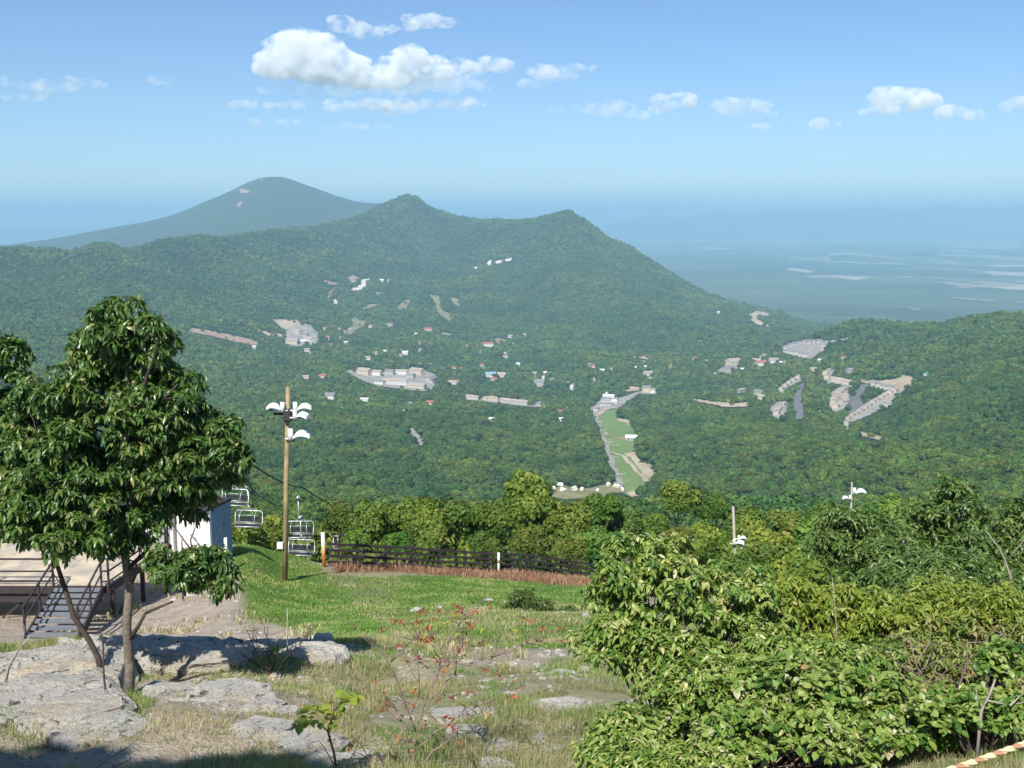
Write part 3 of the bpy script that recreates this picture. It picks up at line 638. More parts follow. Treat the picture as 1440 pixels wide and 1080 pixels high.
# townhouse rows
def row(pts, n, w, wall, roof, where, grp, rz, asp=1.3, hh=6):
    wall = 'cream' if wall == 'white' else wall; w *= 1.12
    pts = [Vector((a, b, 0)) for a, b in pts]
    segs = [(pts[i + 1] - pts[i]).length for i in range(len(pts) - 1)]; T = sum(segs)
    for k in range(n):
        d = T * (k + 0.5) / n; i = 0
        while i < len(segs) - 1 and d > segs[i]: d -= segs[i]; i += 1
        p = pts[i].lerp(pts[i + 1], d / segs[i])
        HP(p.x, p.y, w * (0.9 + 0.25 * random.random()), wall, roof, where, rz + random.uniform(-.15, .15), asp, hh + random.uniform(-.6, .8), grp, windows=False, name="townhouse", cat="townhouse")
row(c3([(495, 560), (540, 515), (615, 470)]), 5, 7.5, 'white', 'tan', "tan roofed townhouse in the short slanting row above the grey lane", "townhouses in the short slanting row", 1.0)
row(c3([(470, 705), (490, 660), (520, 635)]), 4, 9, 'white', 'tan', "tan roofed townhouse in the knot of roofs left of the grey lane", "townhouses left of the grey lane", 1.1)
row(c3([(765, 440), (775, 490)]), 2, 8, 'beige', 'tan', "tan roofed townhouse at the top left of the bent row on the right hill", "townhouses topping the bent row", 1.2)
row(c3([(805, 490), (850, 500), (915, 518)]), 5, 7, 'white', 'tan', "tan roofed townhouse along the level part of the bent row on the right hill", "townhouses on the level part of the bent row", -.3)
row(c3([(875, 550), (840, 580), (815, 620), (830, 665)]), 6, 10, 'beige', 'tan', "tan roofed townhouse in the broad cluster between the two grey lanes", "townhouses between the grey lanes", 1.0)
row(c3([(875, 590), (870, 640)]), 3, 10, 'white', 'tan', "pale walled townhouse on the right side of the broad cluster between the grey lanes", "pale townhouses between the grey lanes", .5)
row(c3([(893, 770), (900, 730), (980, 680), (1060, 625), (1130, 585), (1190, 555)]), 13, 8.5, 'white', 'tan', "tan roofed townhouse in the long slanting row under the tan clearing", "townhouses in the long slanting row", .9)
row(c3([(1040, 515), (1130, 540), (1170, 545)]), 5, 6.5, 'white', 'grey', "grey roofed townhouse along the lower edge of the tan clearing", "townhouses at the edge of the tan clearing", -.3)
row(c3([(515, 305), (570, 280), (640, 268), (740, 262)]), 8, 6.5, 'white', 'grey', "small grey roofed townhouse in the upper row of the grey hillside clearing", "townhouses in the upper clearing row", .2)
row(c3([(520, 320), (580, 330), (660, 350)]), 5, 6.5, 'white', 'grey', "small grey roofed townhouse in the lower row of the grey hillside clearing", "townhouses in the lower clearing row", -.3)
row(c2([(150, 420), (215, 425)]), 4, 5.5, 'white', 'tan', "low pale townhouse at the left end of the long valley row", "townhouses at the left of the valley row", -.1)
row(c2([(250, 428), (330, 432)]), 4, 6, 'beige', 'tan', "low beige townhouse in the second group of the long valley row", "townhouses second in the valley row", -.1)
row(c2([(350, 438), (430, 448), (500, 455)]), 7, 6.5, 'grey', 'tan', "grey walled townhouse in the right half of the long valley row", "townhouses at the right of the valley row", -.15)
row(c2([(570, 460), (600, 460)]), 2, 6, 'white', 'grey', "small townhouse standing off the right end of the long valley row", "last townhouses of the valley row", .4)
# houses sprinkled through the woods of the valley floor
rs = random.Random(44)
for (ua, va, n_) in ((470, 475, 8), (560, 480, 7), (640, 520, 8), (740, 520, 8), (820, 525, 6), (700, 480, 6), (900, 515, 4), (1060, 510, 5), (400, 505, 4), (960, 520, 4), (610, 590, 3), (1150, 500, 5)):
    for k in range(n_):
        HP(ua + rs.uniform(-45, 45), va + rs.uniform(-22, 22), rs.uniform(3.5, 7), rs.choice(['cream', 'white', 'beige', 'grey']), rs.choice(['tan', 'grey', 'white', 'red', 'tan']), "small house half sunk in the trees of the valley floor", rs.uniform(-.8, .8), rs.uniform(1.2, 1.9), 6, "houses scattered in the valley woods", windows=False)
# ski lodge, base buildings
c7 = (720, 540, 5.4)
def lodge():
    u, v = at(c7, 735, 130); p = G(u, v, 200); s = p.y / F
    t = empty("ski_lodge", p, -0.35, "white ski lodge with stepped roofs and a gable where the ski run ends", "lodge")
    m = MB(); m.box((0, 0, 3), (16 * s, 7 * s, 14)); m.box((-2 * s, -6 * s, 1), (14 * s, 5 * s, 10)); m.box((9 * s, -1, 1), (8 * s, 6 * s, 10)); m.build("wall", WALLS['white'], t)
    for (x, y, z, L, W) in ((0, 0, 10, 17 * s, 8 * s), (-2 * s, -6 * s, 6, 15 * s, 6 * s), (9 * s, -1, 6.1, 9 * s, 7 * s)):
        r = MB()
        for sg in (-1, 1): r.face([(x - L / 2, y + sg * W / 2, z), (x + L / 2, y + sg * W / 2, z), (x + L / 2, y, z + W * .3), (x - L / 2, y, z + W * .3)])
        for sg in (-1, 1): r.face([(x + sg * L / 2, y - W / 2, z), (x + sg * L / 2, y + W / 2, z), (x + sg * L / 2, y, z + W * .3)])
        r.build("roof", ROOFS['white'] if z > 7 else ROOFS['grey'], t)
    gb = MB(); gb.box((-3 * s, 0, 13), (3.2 * s, 5 * s, 8)); gb.build("tower", WALLS['white'], t)
    for k in range(7):
        w = MB(); w.box((-8 * s + k * 2.1 * s, -8.52 * s, 3.4), (1.2 * s, 0.3, 2.2)); w.build("window", M_glass, t)
    FOOT.append((p.x, p.y, 24))
lodge()
HP(*at(c7, 720, 165), 17, 'white', 'grey', "grey roofed lift shed in front of the ski lodge", -.35, 2.4, 4, name="lift_shed", cat="shed")
HP(*at(c7, 632, 205), 10, 'white', 'grey', "small white base hut at the left corner of the ski run", -.5, 1.5, 5, name="hut", cat="hut")
HP(*at(c7, 775, 150), 8, 'white', 'white', "small white annex right of the ski lodge", -.2, 1.5, 5, name="hut", cat="hut")
HP(*at(c7, 905, 430), 16, 'grey', 'white', "grey pump house with a pale roof on the right edge of the ski run", -.1, 1.7, 5, name="pump_house", cat="building")
# chairlift towers down the left side of the run
tw = None
for k, (x, y) in enumerate(((655, 300), (672, 350), (700, 420), (735, 520), (775, 640), (830, 780))):
    u, v = at(c7, x, y); p = G(u, v, 200)
    t = empty("lift_tower", p, -0.2, "steel T-shaped chairlift tower beside the left edge of the ski run", "lift tower", "chairlift towers along the run")
    m = MB(); m.tube([(0, 0, -2), (0, 0, 13)], [.5, .4], 8); m.build("pole", WALLS['grey'], t)
    m = MB(); m.box((0, 0, 13.2), (8, .6, .6)); m.box((-4, 0, 13.6), (.5, 4, .4)); m.box((4, 0, 13.6), (.5, 4, .4)); m.build("crossarm", WALLS['grey'], t)

# ------------------------------------------------------------ rocks
t = NT("lichen_rock")
p_ = t.coord(); na = t.noise(2.2, 8, 0.7, p_); nb = t.noise(9, 9, 0.82, p_); nc = t.noise(0.9, 4, 0.6, p_)
mus = t.ramp(nb, [(0.33, (0.24, 0.21, 0.19)), (0.38, (0.78, 0.70, 0.60)), (0.50, (0.97, 0.92, 0.82))])
c = t.mix(t.ramp(na, [(0.4, (0, 0, 0)), (0.65, (1, 1, 1))]), mus, t.mix(1.0, mus, (0.88, 0.88, 0.86), 'MULTIPLY'))
c = t.mix(t.ramp(nc, [(0.55, (0, 0, 0)), (0.7, (1, 1, 1))]), c, t.mix(1.0, c, (1.05, .92, .75), 'MULTIPLY'))
vo = t.n("ShaderNodeTexVoronoi", feature='DISTANCE_TO_EDGE'); vo.inputs["Scale"].default_value = 2.1; 
mpv = t.n("ShaderNodeMapping"); mpv.inputs["Scale"].default_value = (1, 1.6, 3.5); t.l(p_, mpv.inputs[0])
mxv = t.n("ShaderNodeMix", data_type='VECTOR'); mxv.inputs[0].default_value = 0.12; t.l(mpv.outputs[0], mxv.inputs[4])
nzv = t.n("ShaderNodeTexNoise"); nzv.inputs["Scale"].default_value = 3; t.l(p_, nzv.inputs[0]); t.l(nzv.outputs["Color"], mxv.inputs[5]); t.l(mxv.outputs[1], vo.inputs["Vector"])
crk = t.ramp(vo.outputs["Distance"], [(0.0, (0, 0, 0)), (0.035, (1, 1, 1))])
nd = t.noise(3.3, 9, 0.8, p_, dist=1.2); crk = t.ramp(nd, [(0.40, (0, 0, 0)), (0.45, (1, 1, 1))])
sp9 = t.noise(42, 4, .7, p_); c = t.mix(t.ramp(sp9, [(.40, (1, 1, 1)), (.50, (0, 0, 0))]), c, t.mix(1.0, c, (.66, .64, .60), 'MULTIPLY'))
c = t.mix(crk, (0.10, 0.085, 0.075), c)
t.bump(t.math('ADD', t.math('MULTIPLY', nb, 1.0), t.math('MULTIPLY', nd, 1.6)), 1.0, 0.09)
M_rock = t.done(c, 0.95, 0.15)
def icos(sub):
    import bmesh
    bm = bmesh.new(); bmesh.ops.create_icosphere(bm, subdivisions=sub, radius=1.0)
    V = np.array([v.co[:] for v in bm.verts]); Fc = np.array([[v.index for v in f.verts] for f in bm.faces]); bm.free(); return V, Fc
ICO = {k: icos(k) for k in (2, 3, 5, 6)}
def rock(p, d, rz, label, group=None, seed=0, sub=5, name="rock", cat="rock", tilt=0.0, tilty=0.0, cuts=26):
    r = np.random.default_rng(seed + 100); V, Fc = ICO[sub]; V = V.copy()
    V = np.sign(V) * np.abs(V) ** 0.7
    for _ in range(cuts + 10):
        n = r.normal(size=3); n[2] = n[2] * (2.2 if r.random() < .5 else .25); n /= np.linalg.norm(n); dd = r.uniform(0.55, 0.92)
        V -= np.outer(np.maximum(0, V @ n - dd), n)
    S = np.array(d) / 2
    W = V * S
    nn_ = fbm(W[:, 0] * 1.6 + seed * 9, W[:, 1] * 1.6, W[:, 2] * 3, 6, seed, .6)
    W += nn_[:, None] * V * min(S) * 0.2
    W[:, 2] -= np.maximum(0, .32 - np.abs(fbm(W[:, 0] * 1.1 + seed, W[:, 1] * 2.3, None, 4, seed + 7))) * S[2] * .75 * (V[:, 2] > 0)
    lay = fbm(W[:, 0] * .5 + seed, W[:, 1] * .5, W[:, 2] * 9, 3, seed + 3)
    W[:, :2] *= 1 + 0.05 * lay[:, None]
    o = npmesh(name, W, Fc, M_rock, smooth=False)
    o.location = p; o.rotation_euler = (tilt, tilty, rz); return tag(o, label, cat, group)
RK = [  # u, v, Y, width px, height m, depth m, rz, label
 (70, 1010, 10.6, 300, .55, 2.0, .05, "long cracked pale ledge at the lower left edge"),
 (60, 948, 13.4, 330, .75, 2.2, .0, "broad sunlit lichen slab behind the slim trunks at the left edge"),
 (235, 965, 12.9, 150, .42, 1.0, -.05, "small pale slab lying just right of the oak's foot"),
 (240, 930, 14.3, 420, .85, 1.4, -.03, "long dark shaded rock ridge behind the oak trunk"),
 (290, 915, 14.6, 110, .55, 1.0, -.45, "pointed dark slab leaning at the top of the shaded ridge"),
 (440, 945, 14.6, 130, .5, 1.2, -.3, "dark low rock at the right end of the shaded ridge"),
 (330, 993, 11.6, 160, .4, .9, -.05, "flat yellowish lichen slab right of the oak, front row"),
 (370, 1006, 11.1, 80, .3, .6, .1, "thin split slab under the yellowish lichen slab"),
 (130, 1030, 9.9, 190, .35, 1.0, .1, "rough grey stone beneath the long cracked ledge"),
 (245, 985, 12.0, 120, .35, .8, .1, "narrow grey slab in front of the oak's foot"),
 (182, 1024, 10.1, 38, .2, .3, .4, "small bluish white stone beside the rough grey stone"),
 (370, 1042, 9.9, 120, .3, .8, -.1, "pale slab at the edge of the foreground shadow"),
 (440, 1052, 9.6, 130, .3, .9, .1, "pale slab beneath the yellow leaved sapling"),
 (475, 1078, 9.0, 190, .3, .8, .05, "bright flat slab at the bottom edge under the sapling"),
 (400, 1020, 10.8, 70, .25, .5, .2, "broken stone between the split slab and the sapling"),
 (660, 1010, 11.1, 130, .25, .6, .05, "flat pale slab left of the long white slab"),
 (785, 1002, 11.4, 150, .35, .8, .02, "long white slab in the dry grass beside the big bush"),
 (655, 1030, 10.4, 90, .2, .5, .0, "bright thin slab in front of the bare shrub"),
 (705, 1043, 10.0, 60, .18, .4, .1, "small pale slab below the bright thin slab"),
 (760, 1040, 10.1, 30, .12, .3, .3, "small flat stone in the dry grass, left one of a pair"),
 (775, 1050, 9.8, 26, .12, .25, -.3, "small flat stone in the dry grass, right one of a pair"),
 (700, 1068, 9.3, 60, .15, .4, .1, "low pale stone at the bottom edge in the dry grass"),
 (905, 985, 11.6, 60, .3, .5, .2, "pale stone half hidden at the left foot of the big bush"),
 (1155, 1065, 8.2, 70, .4, .6, .2, "light stone showing through the bottom of the big bush"),
 (455, 916, 17.0, 40, .4, .5, .2, "small round grey boulder at the edge of the dirt"),
 (448, 902, 19.0, 30, .3, .4, .2, "small stone behind the round grey boulder"),
 (790, 956, 14.3, 60, .2, .5, .2, "low stone at the edge of the dirt patch by the bush"),
 (583, 856, 34.0, 20, .2, .5, .0, "flat pale stone in the meadow, left one"),
 (619, 858, 33.5, 9, .25, .3, .0, "small white round stone in the meadow"),
 (687, 848, 37.0, 18, .12, .4, .0, "thin pale stone in the middle of the meadow"),
 (790, 871, 29.0, 28, .2, .5, -.15, "flat pale stone in the meadow nearest the big bush"),
 (808, 865, 31.0, 18, .2, .5, -.1, "upper pale stone in the meadow near the big bush"),
 (823, 877, 28.0, 14, .2, .4, .0, "small stone right of the flat stones near the bush"),
]
for k, (u, v, Y, w, h, dpt, rz, lab) in enumerate(RK):
    a, b = ray(u, v); x = a * Y; z = float(Hq(x, Y))
    h *= .7 if Y < 14 and 'dark' not in lab else 1; rock((x, Y, z + h * 0.06), (w * Y / F * 1.12, dpt * 1.25, h), rz, lab, seed=k, sub=6 if w > 60 else 5,
         tilty=0.35 if 'leaning' in lab else 0.0, tilt=-0.12)
for k, (x, y, w, lab) in enumerate([(360, 775, 17, "grey boulder, largest at the left of the rocky clearing"), (385, 815, 13, "pale boulder below the largest one in the rocky clearing"), (475, 810, 16, "broad pale boulder in the middle of the rocky clearing"), (530, 812, 10, "pale boulder right of the broad one in the rocky clearing"), (650, 822, 10, "pale boulder on the slope of the rocky clearing"), (730, 775, 12, "white boulder at the top right of the rocky clearing"), (790, 785, 18, "broad white boulder beside the foot of the ski run"), (840, 815, 9, "white boulder at the right end of the rocky clearing"), (318, 800, 6, "narrow upright boulder at the left edge of the rocky clearing"), (270, 850, 8, "low pink boulder left of the rocky clearing")]):
    u, v = at(c7, x, y); p = G(u, v, 200)
    rock(p + Vector((0, 0, 1.5)), (w * p.y / F, w * p.y / F * .8, 7), .3 * k, lab, seed=60 + k, sub=3, name="boulder", cat="boulder")
# ------------------------------------------------------------ foliage tools
def rand_unit(n, r=rng):
    v = r.normal(size=(n, 3)); return v / np.linalg.norm(v, axis=1)[:, None]
LEAF = {
 'long': (np.array([(0, 0, 0), (.16, .35, .02), (-.16, .35, .02), (0, .42, -.02), (.13, .75, -.10), (-.13, .75, -.10), (0, 1.0, -.26)]),
          [(0, 1, 3), (0, 3, 2), (1, 4, 3), (2, 3, 5), (3, 4, 6), (3, 6, 5)]),
 'broad': (np.array([(0, 0, 0), (.34, .3, .06), (-.34, .3, .06), (0, .4, 0), (.30, .68, .02), (-.30, .68, .02), (0, 1.0, -.14)]),
           [(0, 1, 3), (0, 3, 2), (1, 4, 3), (2, 3, 5), (3, 4, 6), (3, 6, 5)]),
 'quad': (np.array([(0, 0, 0), (.33, .5, .05), (-.33, .5, .05), (0, 1.0, -.12)]), [(0, 1, 3), (0, 3, 2)]),
 'clump': (np.array([(-.5, 0, 0), (.5, -.1, .1), (.55, .6, -.05), (-.1, 1.0, .05), (-.6, .55, -.1)]), [(0, 1, 2), (0, 2, 3), (0, 3, 4)]),
}
def basis(y, up):
    y = y / np.linalg.norm(y, axis=1)[:, None]
    x = np.cross(y, up); x /= (np.linalg.norm(x, axis=1)[:, None] + 1e-9); z = np.cross(x, y); return np.stack([x, y, z], -1)
def leaves(base, ydir, up, size, kind, width=1.0):
    """one leaf per row"""
    T, Fc = LEAF[kind]; Fc = np.array(Fc); n = len(base); B = basis(ydir, up)
    L = T * np.array([width, 1, 1]); sz = np.broadcast_to(np.asarray(size, float), (n,))
    V = np.einsum('nij,kj->nki', B, L) * sz[:, None, None] + base[:, None, :]
    Fa = Fc[None] + (np.arange(n) * len(T))[:, None, None]
    return V.reshape(-1, 3), Fa.reshape(-1, 3), len(Fc)
def whorls(c, axis, nl, size, kind, droop=0.5, spread=1.0, tint=None, width=1.0, r=rng):
    """nl leaves round each twig tip"""
    n = len(c); a = basis(axis, rand_unit(n, r)); ph = r.uniform(0, 2 * math.pi, (n, nl)) ; el = r.uniform(-.1, .7, (n, nl)) * (1 / spread)
    d = (a[:, None, :, 0] * np.cos(ph)[..., None] + a[:, None, :, 2] * np.sin(ph)[..., None]) + a[:, None, :, 1] * el[..., None]
    d = d.reshape(-1, 3); d[:, 2] -= droop * r.uniform(.5, 1.4, len(d)); b = np.repeat(c, nl, 0) + r.normal(size=(n * nl, 3)) * size * 0.12
    up = np.tile([0, 0, 1.0], (len(d), 1)) + r.normal(size=(len(d), 3)) * .35
    V, Fa, k = leaves(b, d, up, size * r.uniform(.5, 1.35, len(d)), kind, width)
    tt = np.repeat(tint if tint is not None else r.uniform(0, 1, n), nl) * .45 + r.uniform(0, 1, n * nl) * .55
    return V, Fa, np.repeat(tt, k)
def join(parts):
    V, Fa, T = [], [], []; o = 0
    for v, f, t_ in parts: V.append(v); Fa.append(f + o); T.append(t_); o += len(v)
    return np.concatenate(V), np.concatenate(Fa), np.concatenate(T)

# ------------------------------------------------------------ tree shapes shared by woods and hedge trees
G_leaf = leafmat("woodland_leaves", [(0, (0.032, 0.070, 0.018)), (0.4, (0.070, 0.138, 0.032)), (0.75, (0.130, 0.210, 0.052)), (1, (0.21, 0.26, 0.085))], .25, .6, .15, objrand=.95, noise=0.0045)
N_leaf = leafmat("hillside_leaves", [(0, (0.035, 0.085, 0.012)), (0.45, (0.090, 0.165, 0.022)), (0.8, (0.175, 0.235, 0.036)), (1, (0.28, 0.29, 0.07))], .28, .5, .3, objrand=1.0)
M_bark = plain("grey_brown_bark", (0.16, 0.13, 0.10), .9, .1, var=.35, scale=9, bump=.8)
def crown_mesh(nm, seed, n, size, mat, rad=(1, 1, .85), lobes=9, core=.62, kind='clump', sprd=(.35, .62), lrr=(.32, .52)):
    """unit crown, centre at z=0: lobes of leaf clumps round a ragged core"""
    r = np.random.default_rng(seed)
    lc = rand_unit(lobes, r) * r.uniform(*sprd, lobes)[:, None]; lc[:, 2] = np.abs(lc[:, 2]) * .9 - .15; lr = r.uniform(*lrr, lobes)
    w = lr ** 2 / (lr ** 2).sum(); k = r.choice(lobes, n, p=w); d = rand_unit(n, r); d[:, 2] = np.where(d[:, 2] < -.45, -d[:, 2], d[:, 2])
    p = (lc[k] + d * (lr[k] * r.uniform(.75, 1.08, n))[:, None])
    inside = np.zeros(n, bool)
    for q in range(lobes): inside |= (np.linalg.norm(p - lc[q], axis=1) < lr[q] * .7)
    p, d, k = p[~inside], d[~inside], k[~inside]; m = len(p)
    tn = rand_unit(m, r); tang = np.cross(d, tn)
    V, Fa, c = leaves(p, tang + d * .25, d + r.normal(size=d.shape) * .45, size * r.uniform(.6, 1.3, m), kind)
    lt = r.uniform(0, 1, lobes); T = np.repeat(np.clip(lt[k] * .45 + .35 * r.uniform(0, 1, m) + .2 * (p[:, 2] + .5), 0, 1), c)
    parts = [(V, Fa, T)]
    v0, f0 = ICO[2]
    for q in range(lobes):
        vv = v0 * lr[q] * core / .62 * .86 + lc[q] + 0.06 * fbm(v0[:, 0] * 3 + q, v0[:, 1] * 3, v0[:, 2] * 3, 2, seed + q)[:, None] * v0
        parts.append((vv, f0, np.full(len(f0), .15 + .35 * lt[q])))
    V, Fa, T = join(parts); V = V * np.array(rad)
    o = npmesh(nm, V, Fa, mat, tint=T); return o
# ------------------------------------------------------------ the far woods: one uncountable mass
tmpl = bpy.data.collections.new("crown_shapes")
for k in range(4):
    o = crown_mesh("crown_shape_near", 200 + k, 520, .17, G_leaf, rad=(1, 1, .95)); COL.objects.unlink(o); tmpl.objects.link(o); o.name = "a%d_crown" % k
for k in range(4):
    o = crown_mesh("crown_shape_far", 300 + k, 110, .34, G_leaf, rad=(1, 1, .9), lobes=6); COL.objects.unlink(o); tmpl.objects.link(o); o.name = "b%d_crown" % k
PTS = []
bands = [(290, 700, 7.0), (700, 1400, 7.6), (1400, 2200, 8.0), (2200, 3200, 8.6), (3200, 4600, 9.6), (4600, 6100, 11.5)]
for y0, y1, s in bands:
    xs = np.arange(-.60 * y1 - 40, .60 * y1 + 40, s); ys = np.arange(y0, y1, s)
    gx, gy = np.meshgrid(xs, ys); gx = (gx + rng.uniform(-.45, .45, gx.shape) * s).ravel(); gy = (gy + rng.uniform(-.45, .45, gy.shape) * s).ravel()
    m = np.abs(gx) < .56 * gy + 30; gx, gy = gx[m], gy[m]
    sc = s * .68 * rng.uniform(.55, 1.0, len(gx)) ** .7 * rng.choice([1, 1, 1, 1.35], len(gx)) * (1 + .34 * fbm(gx / 90, gy / 90, o=2, s=70))
    PTS.append((gx, gy, sc))
gx, gy, sc = [np.concatenate(q) for q in zip(*PTS)]
gz = Hq(gx, gy)
# leave out what lies hidden behind nearer ground
sl_ = (H + 16) / YY.clip(5); sl_[:, YG < 250] = -9; run_max = np.maximum.accumulate((H - 12) / YY.clip(5) * (YY > 250) + (YY <= 250) * -9, axis=1)
ia = np.clip(((gx / (gy + APEX)) - AG[0]) / (AG[1] - AG[0]), 0, NA - 1).astype(int); iq = np.clip((np.log(gy + APEX) - QG[0]) / (QG[1] - QG[0]) - 1, 0, NQ - 1).astype(int)
vis = (gz + 22) / gy > run_max[ia, iq]
vis &= ~((gz < -470) & (gy > 3600))
gx, gy, gz, sc = gx[vis], gy[vis], gz[vis], sc[vis]
keep = np.ones(len(gx), bool)
for poly in CLEAR:
    a = np.array(poly); lo, hi = a.min(0) - 4, a.max(0) + 4
    cand = np.nonzero((gx > lo[0]) & (gx < hi[0]) & (gy > lo[1]) & (gy < hi[1]))[0]
    if len(cand):
        q = np.zeros(len(cand), bool)
        for ox, oy in ((0, 0), (2, 2), (-2, 2)): q |= inpoly(gx[cand] + ox, gy[cand] - oy * 1.0, poly)
        keep[cand[q & (rng.random(len(cand)) > .10 * (np.hypot(hi[0] - lo[0], hi[1] - lo[1]) > 60) * (gy[cand] > 1500))]] = False
gu, gv = pix(gx, gy, gz + sc * .9); gv2 = pix(gx, gy, gz + sc * 1.7)[1]
stay = rng.random(len(gx)) < .13; gu = gu + rng.normal(size=len(gx)) * 1.3; gv = gv + rng.normal(size=len(gx)) * .7
for a, loose in zip(PXP, LOOSE):
    a = np.array(a); lo, hi = a.min(0), a.max(0)
    cand = np.nonzero((gu > lo[0]) & (gu < hi[0]) & (gv > lo[1]) & (gv2 < hi[1]) & keep)[0]
    if len(cand):
        q = inpoly(gu[cand], gv[cand], a) | inpoly(gu[cand], gv2[cand] + .4, a)
        if loose: q &= ~stay[cand]
        keep[cand[q]] = False
for x, y, r_ in FOOT:
    keep &= ~(np.hypot(gx - x, (gy - y)) < r_)
gx, gy, gz, sc = gx[keep], gy[keep], gz[keep], sc[keep]; n = len(gx)
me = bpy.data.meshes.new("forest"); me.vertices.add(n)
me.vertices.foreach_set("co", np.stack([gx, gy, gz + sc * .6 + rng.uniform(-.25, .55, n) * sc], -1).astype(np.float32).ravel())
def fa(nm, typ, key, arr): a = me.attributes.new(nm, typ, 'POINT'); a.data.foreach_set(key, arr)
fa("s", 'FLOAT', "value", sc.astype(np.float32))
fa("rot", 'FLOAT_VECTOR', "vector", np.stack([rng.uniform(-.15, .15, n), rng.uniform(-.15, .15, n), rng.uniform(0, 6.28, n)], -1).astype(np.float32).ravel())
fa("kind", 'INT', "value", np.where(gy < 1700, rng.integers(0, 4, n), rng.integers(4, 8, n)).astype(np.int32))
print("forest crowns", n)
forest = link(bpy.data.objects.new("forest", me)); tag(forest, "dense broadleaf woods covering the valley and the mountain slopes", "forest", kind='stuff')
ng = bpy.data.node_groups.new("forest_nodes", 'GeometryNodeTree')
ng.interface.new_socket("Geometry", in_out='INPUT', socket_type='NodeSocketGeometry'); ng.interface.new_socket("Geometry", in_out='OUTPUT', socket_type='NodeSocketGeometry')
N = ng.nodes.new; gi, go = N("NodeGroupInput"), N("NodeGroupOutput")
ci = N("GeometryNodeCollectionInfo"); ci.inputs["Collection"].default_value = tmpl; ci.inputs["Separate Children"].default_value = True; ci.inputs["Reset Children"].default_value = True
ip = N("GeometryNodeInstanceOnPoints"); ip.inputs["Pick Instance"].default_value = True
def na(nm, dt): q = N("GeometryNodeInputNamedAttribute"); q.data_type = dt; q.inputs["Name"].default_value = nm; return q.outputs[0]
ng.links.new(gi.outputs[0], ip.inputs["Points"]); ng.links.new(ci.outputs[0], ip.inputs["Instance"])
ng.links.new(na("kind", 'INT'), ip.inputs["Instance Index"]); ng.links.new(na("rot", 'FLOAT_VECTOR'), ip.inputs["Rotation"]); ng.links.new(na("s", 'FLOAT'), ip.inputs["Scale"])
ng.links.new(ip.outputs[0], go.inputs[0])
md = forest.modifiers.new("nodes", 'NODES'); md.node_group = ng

# ------------------------------------------------------------ hillside trees beyond the fence, each a thing
def limb_tree_mesh(seed, h, lobes):
    m = MB(); r = random.Random(seed)
    m.tube([(0, 0, -1.5), (0.05, 0, h * .3), (-.05, .05, h * .55), (0, 0, h * .8)], [.06 * h ** .5 * .9, .05 * h ** .5, .035 * h ** .5, .015], 7)
    for k in range(7):
        a = r.uniform(0, 6.28); z = h * r.uniform(.25, .6); L = h * r.uniform(.2, .36)
        m.tube([(0, 0, z), (math.cos(a) * L * .5, math.sin(a) * L * .5, z + L * .3), (math.cos(a) * L, math.sin(a) * L, z + L * .75)], [.05, .035, .012], 5)
    return m
PROTO = []
for k in range(6):
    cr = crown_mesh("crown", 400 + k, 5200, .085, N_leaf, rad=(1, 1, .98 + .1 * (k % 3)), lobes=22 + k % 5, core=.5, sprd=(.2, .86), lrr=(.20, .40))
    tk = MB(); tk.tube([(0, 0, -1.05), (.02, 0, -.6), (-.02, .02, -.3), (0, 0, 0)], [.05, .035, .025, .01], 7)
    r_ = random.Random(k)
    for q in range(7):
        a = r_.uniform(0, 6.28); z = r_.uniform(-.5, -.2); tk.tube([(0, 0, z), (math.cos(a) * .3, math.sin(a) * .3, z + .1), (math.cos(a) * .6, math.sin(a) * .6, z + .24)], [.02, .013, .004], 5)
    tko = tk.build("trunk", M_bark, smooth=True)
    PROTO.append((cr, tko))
used = set(); NTREE = 0
GREEN = N_leaf
def htree(u, vtop, Y, wpx, label, group, k=None, squash=1.0):
    """crown top at photo row vtop; foot on the ground"""
    global NTREE
    k = NTREE % 6 if k is None else k; NTREE += 1
    a, b = ray(u, vtop); x = a * Y; zt = b * Y; gzv = float(Hq(x, Y)); rad = wpx * Y / F / 2
    zc = max(zt - rad * 1.0 * squash, gzv + rad * .35)
    t = empty("broadleaf_tree", (x, Y, gzv), NTREE * 1.7, label, "tree", group)
    for src, nm in zip(PROTO[k], ("crown", "trunk")):
        if (k, nm) in used: c_ = src.copy(); COL.objects.link(c_)
        else: used.add((k, nm)); c_ = src
        c_.parent = t; c_.location = (0, 0, zc - gzv)
        c_.scale = (rad, rad, rad * squash) if nm == "crown" else (rad, rad, (zc - gzv) + .2)
    return t
hedge = "trees standing beyond the fence"
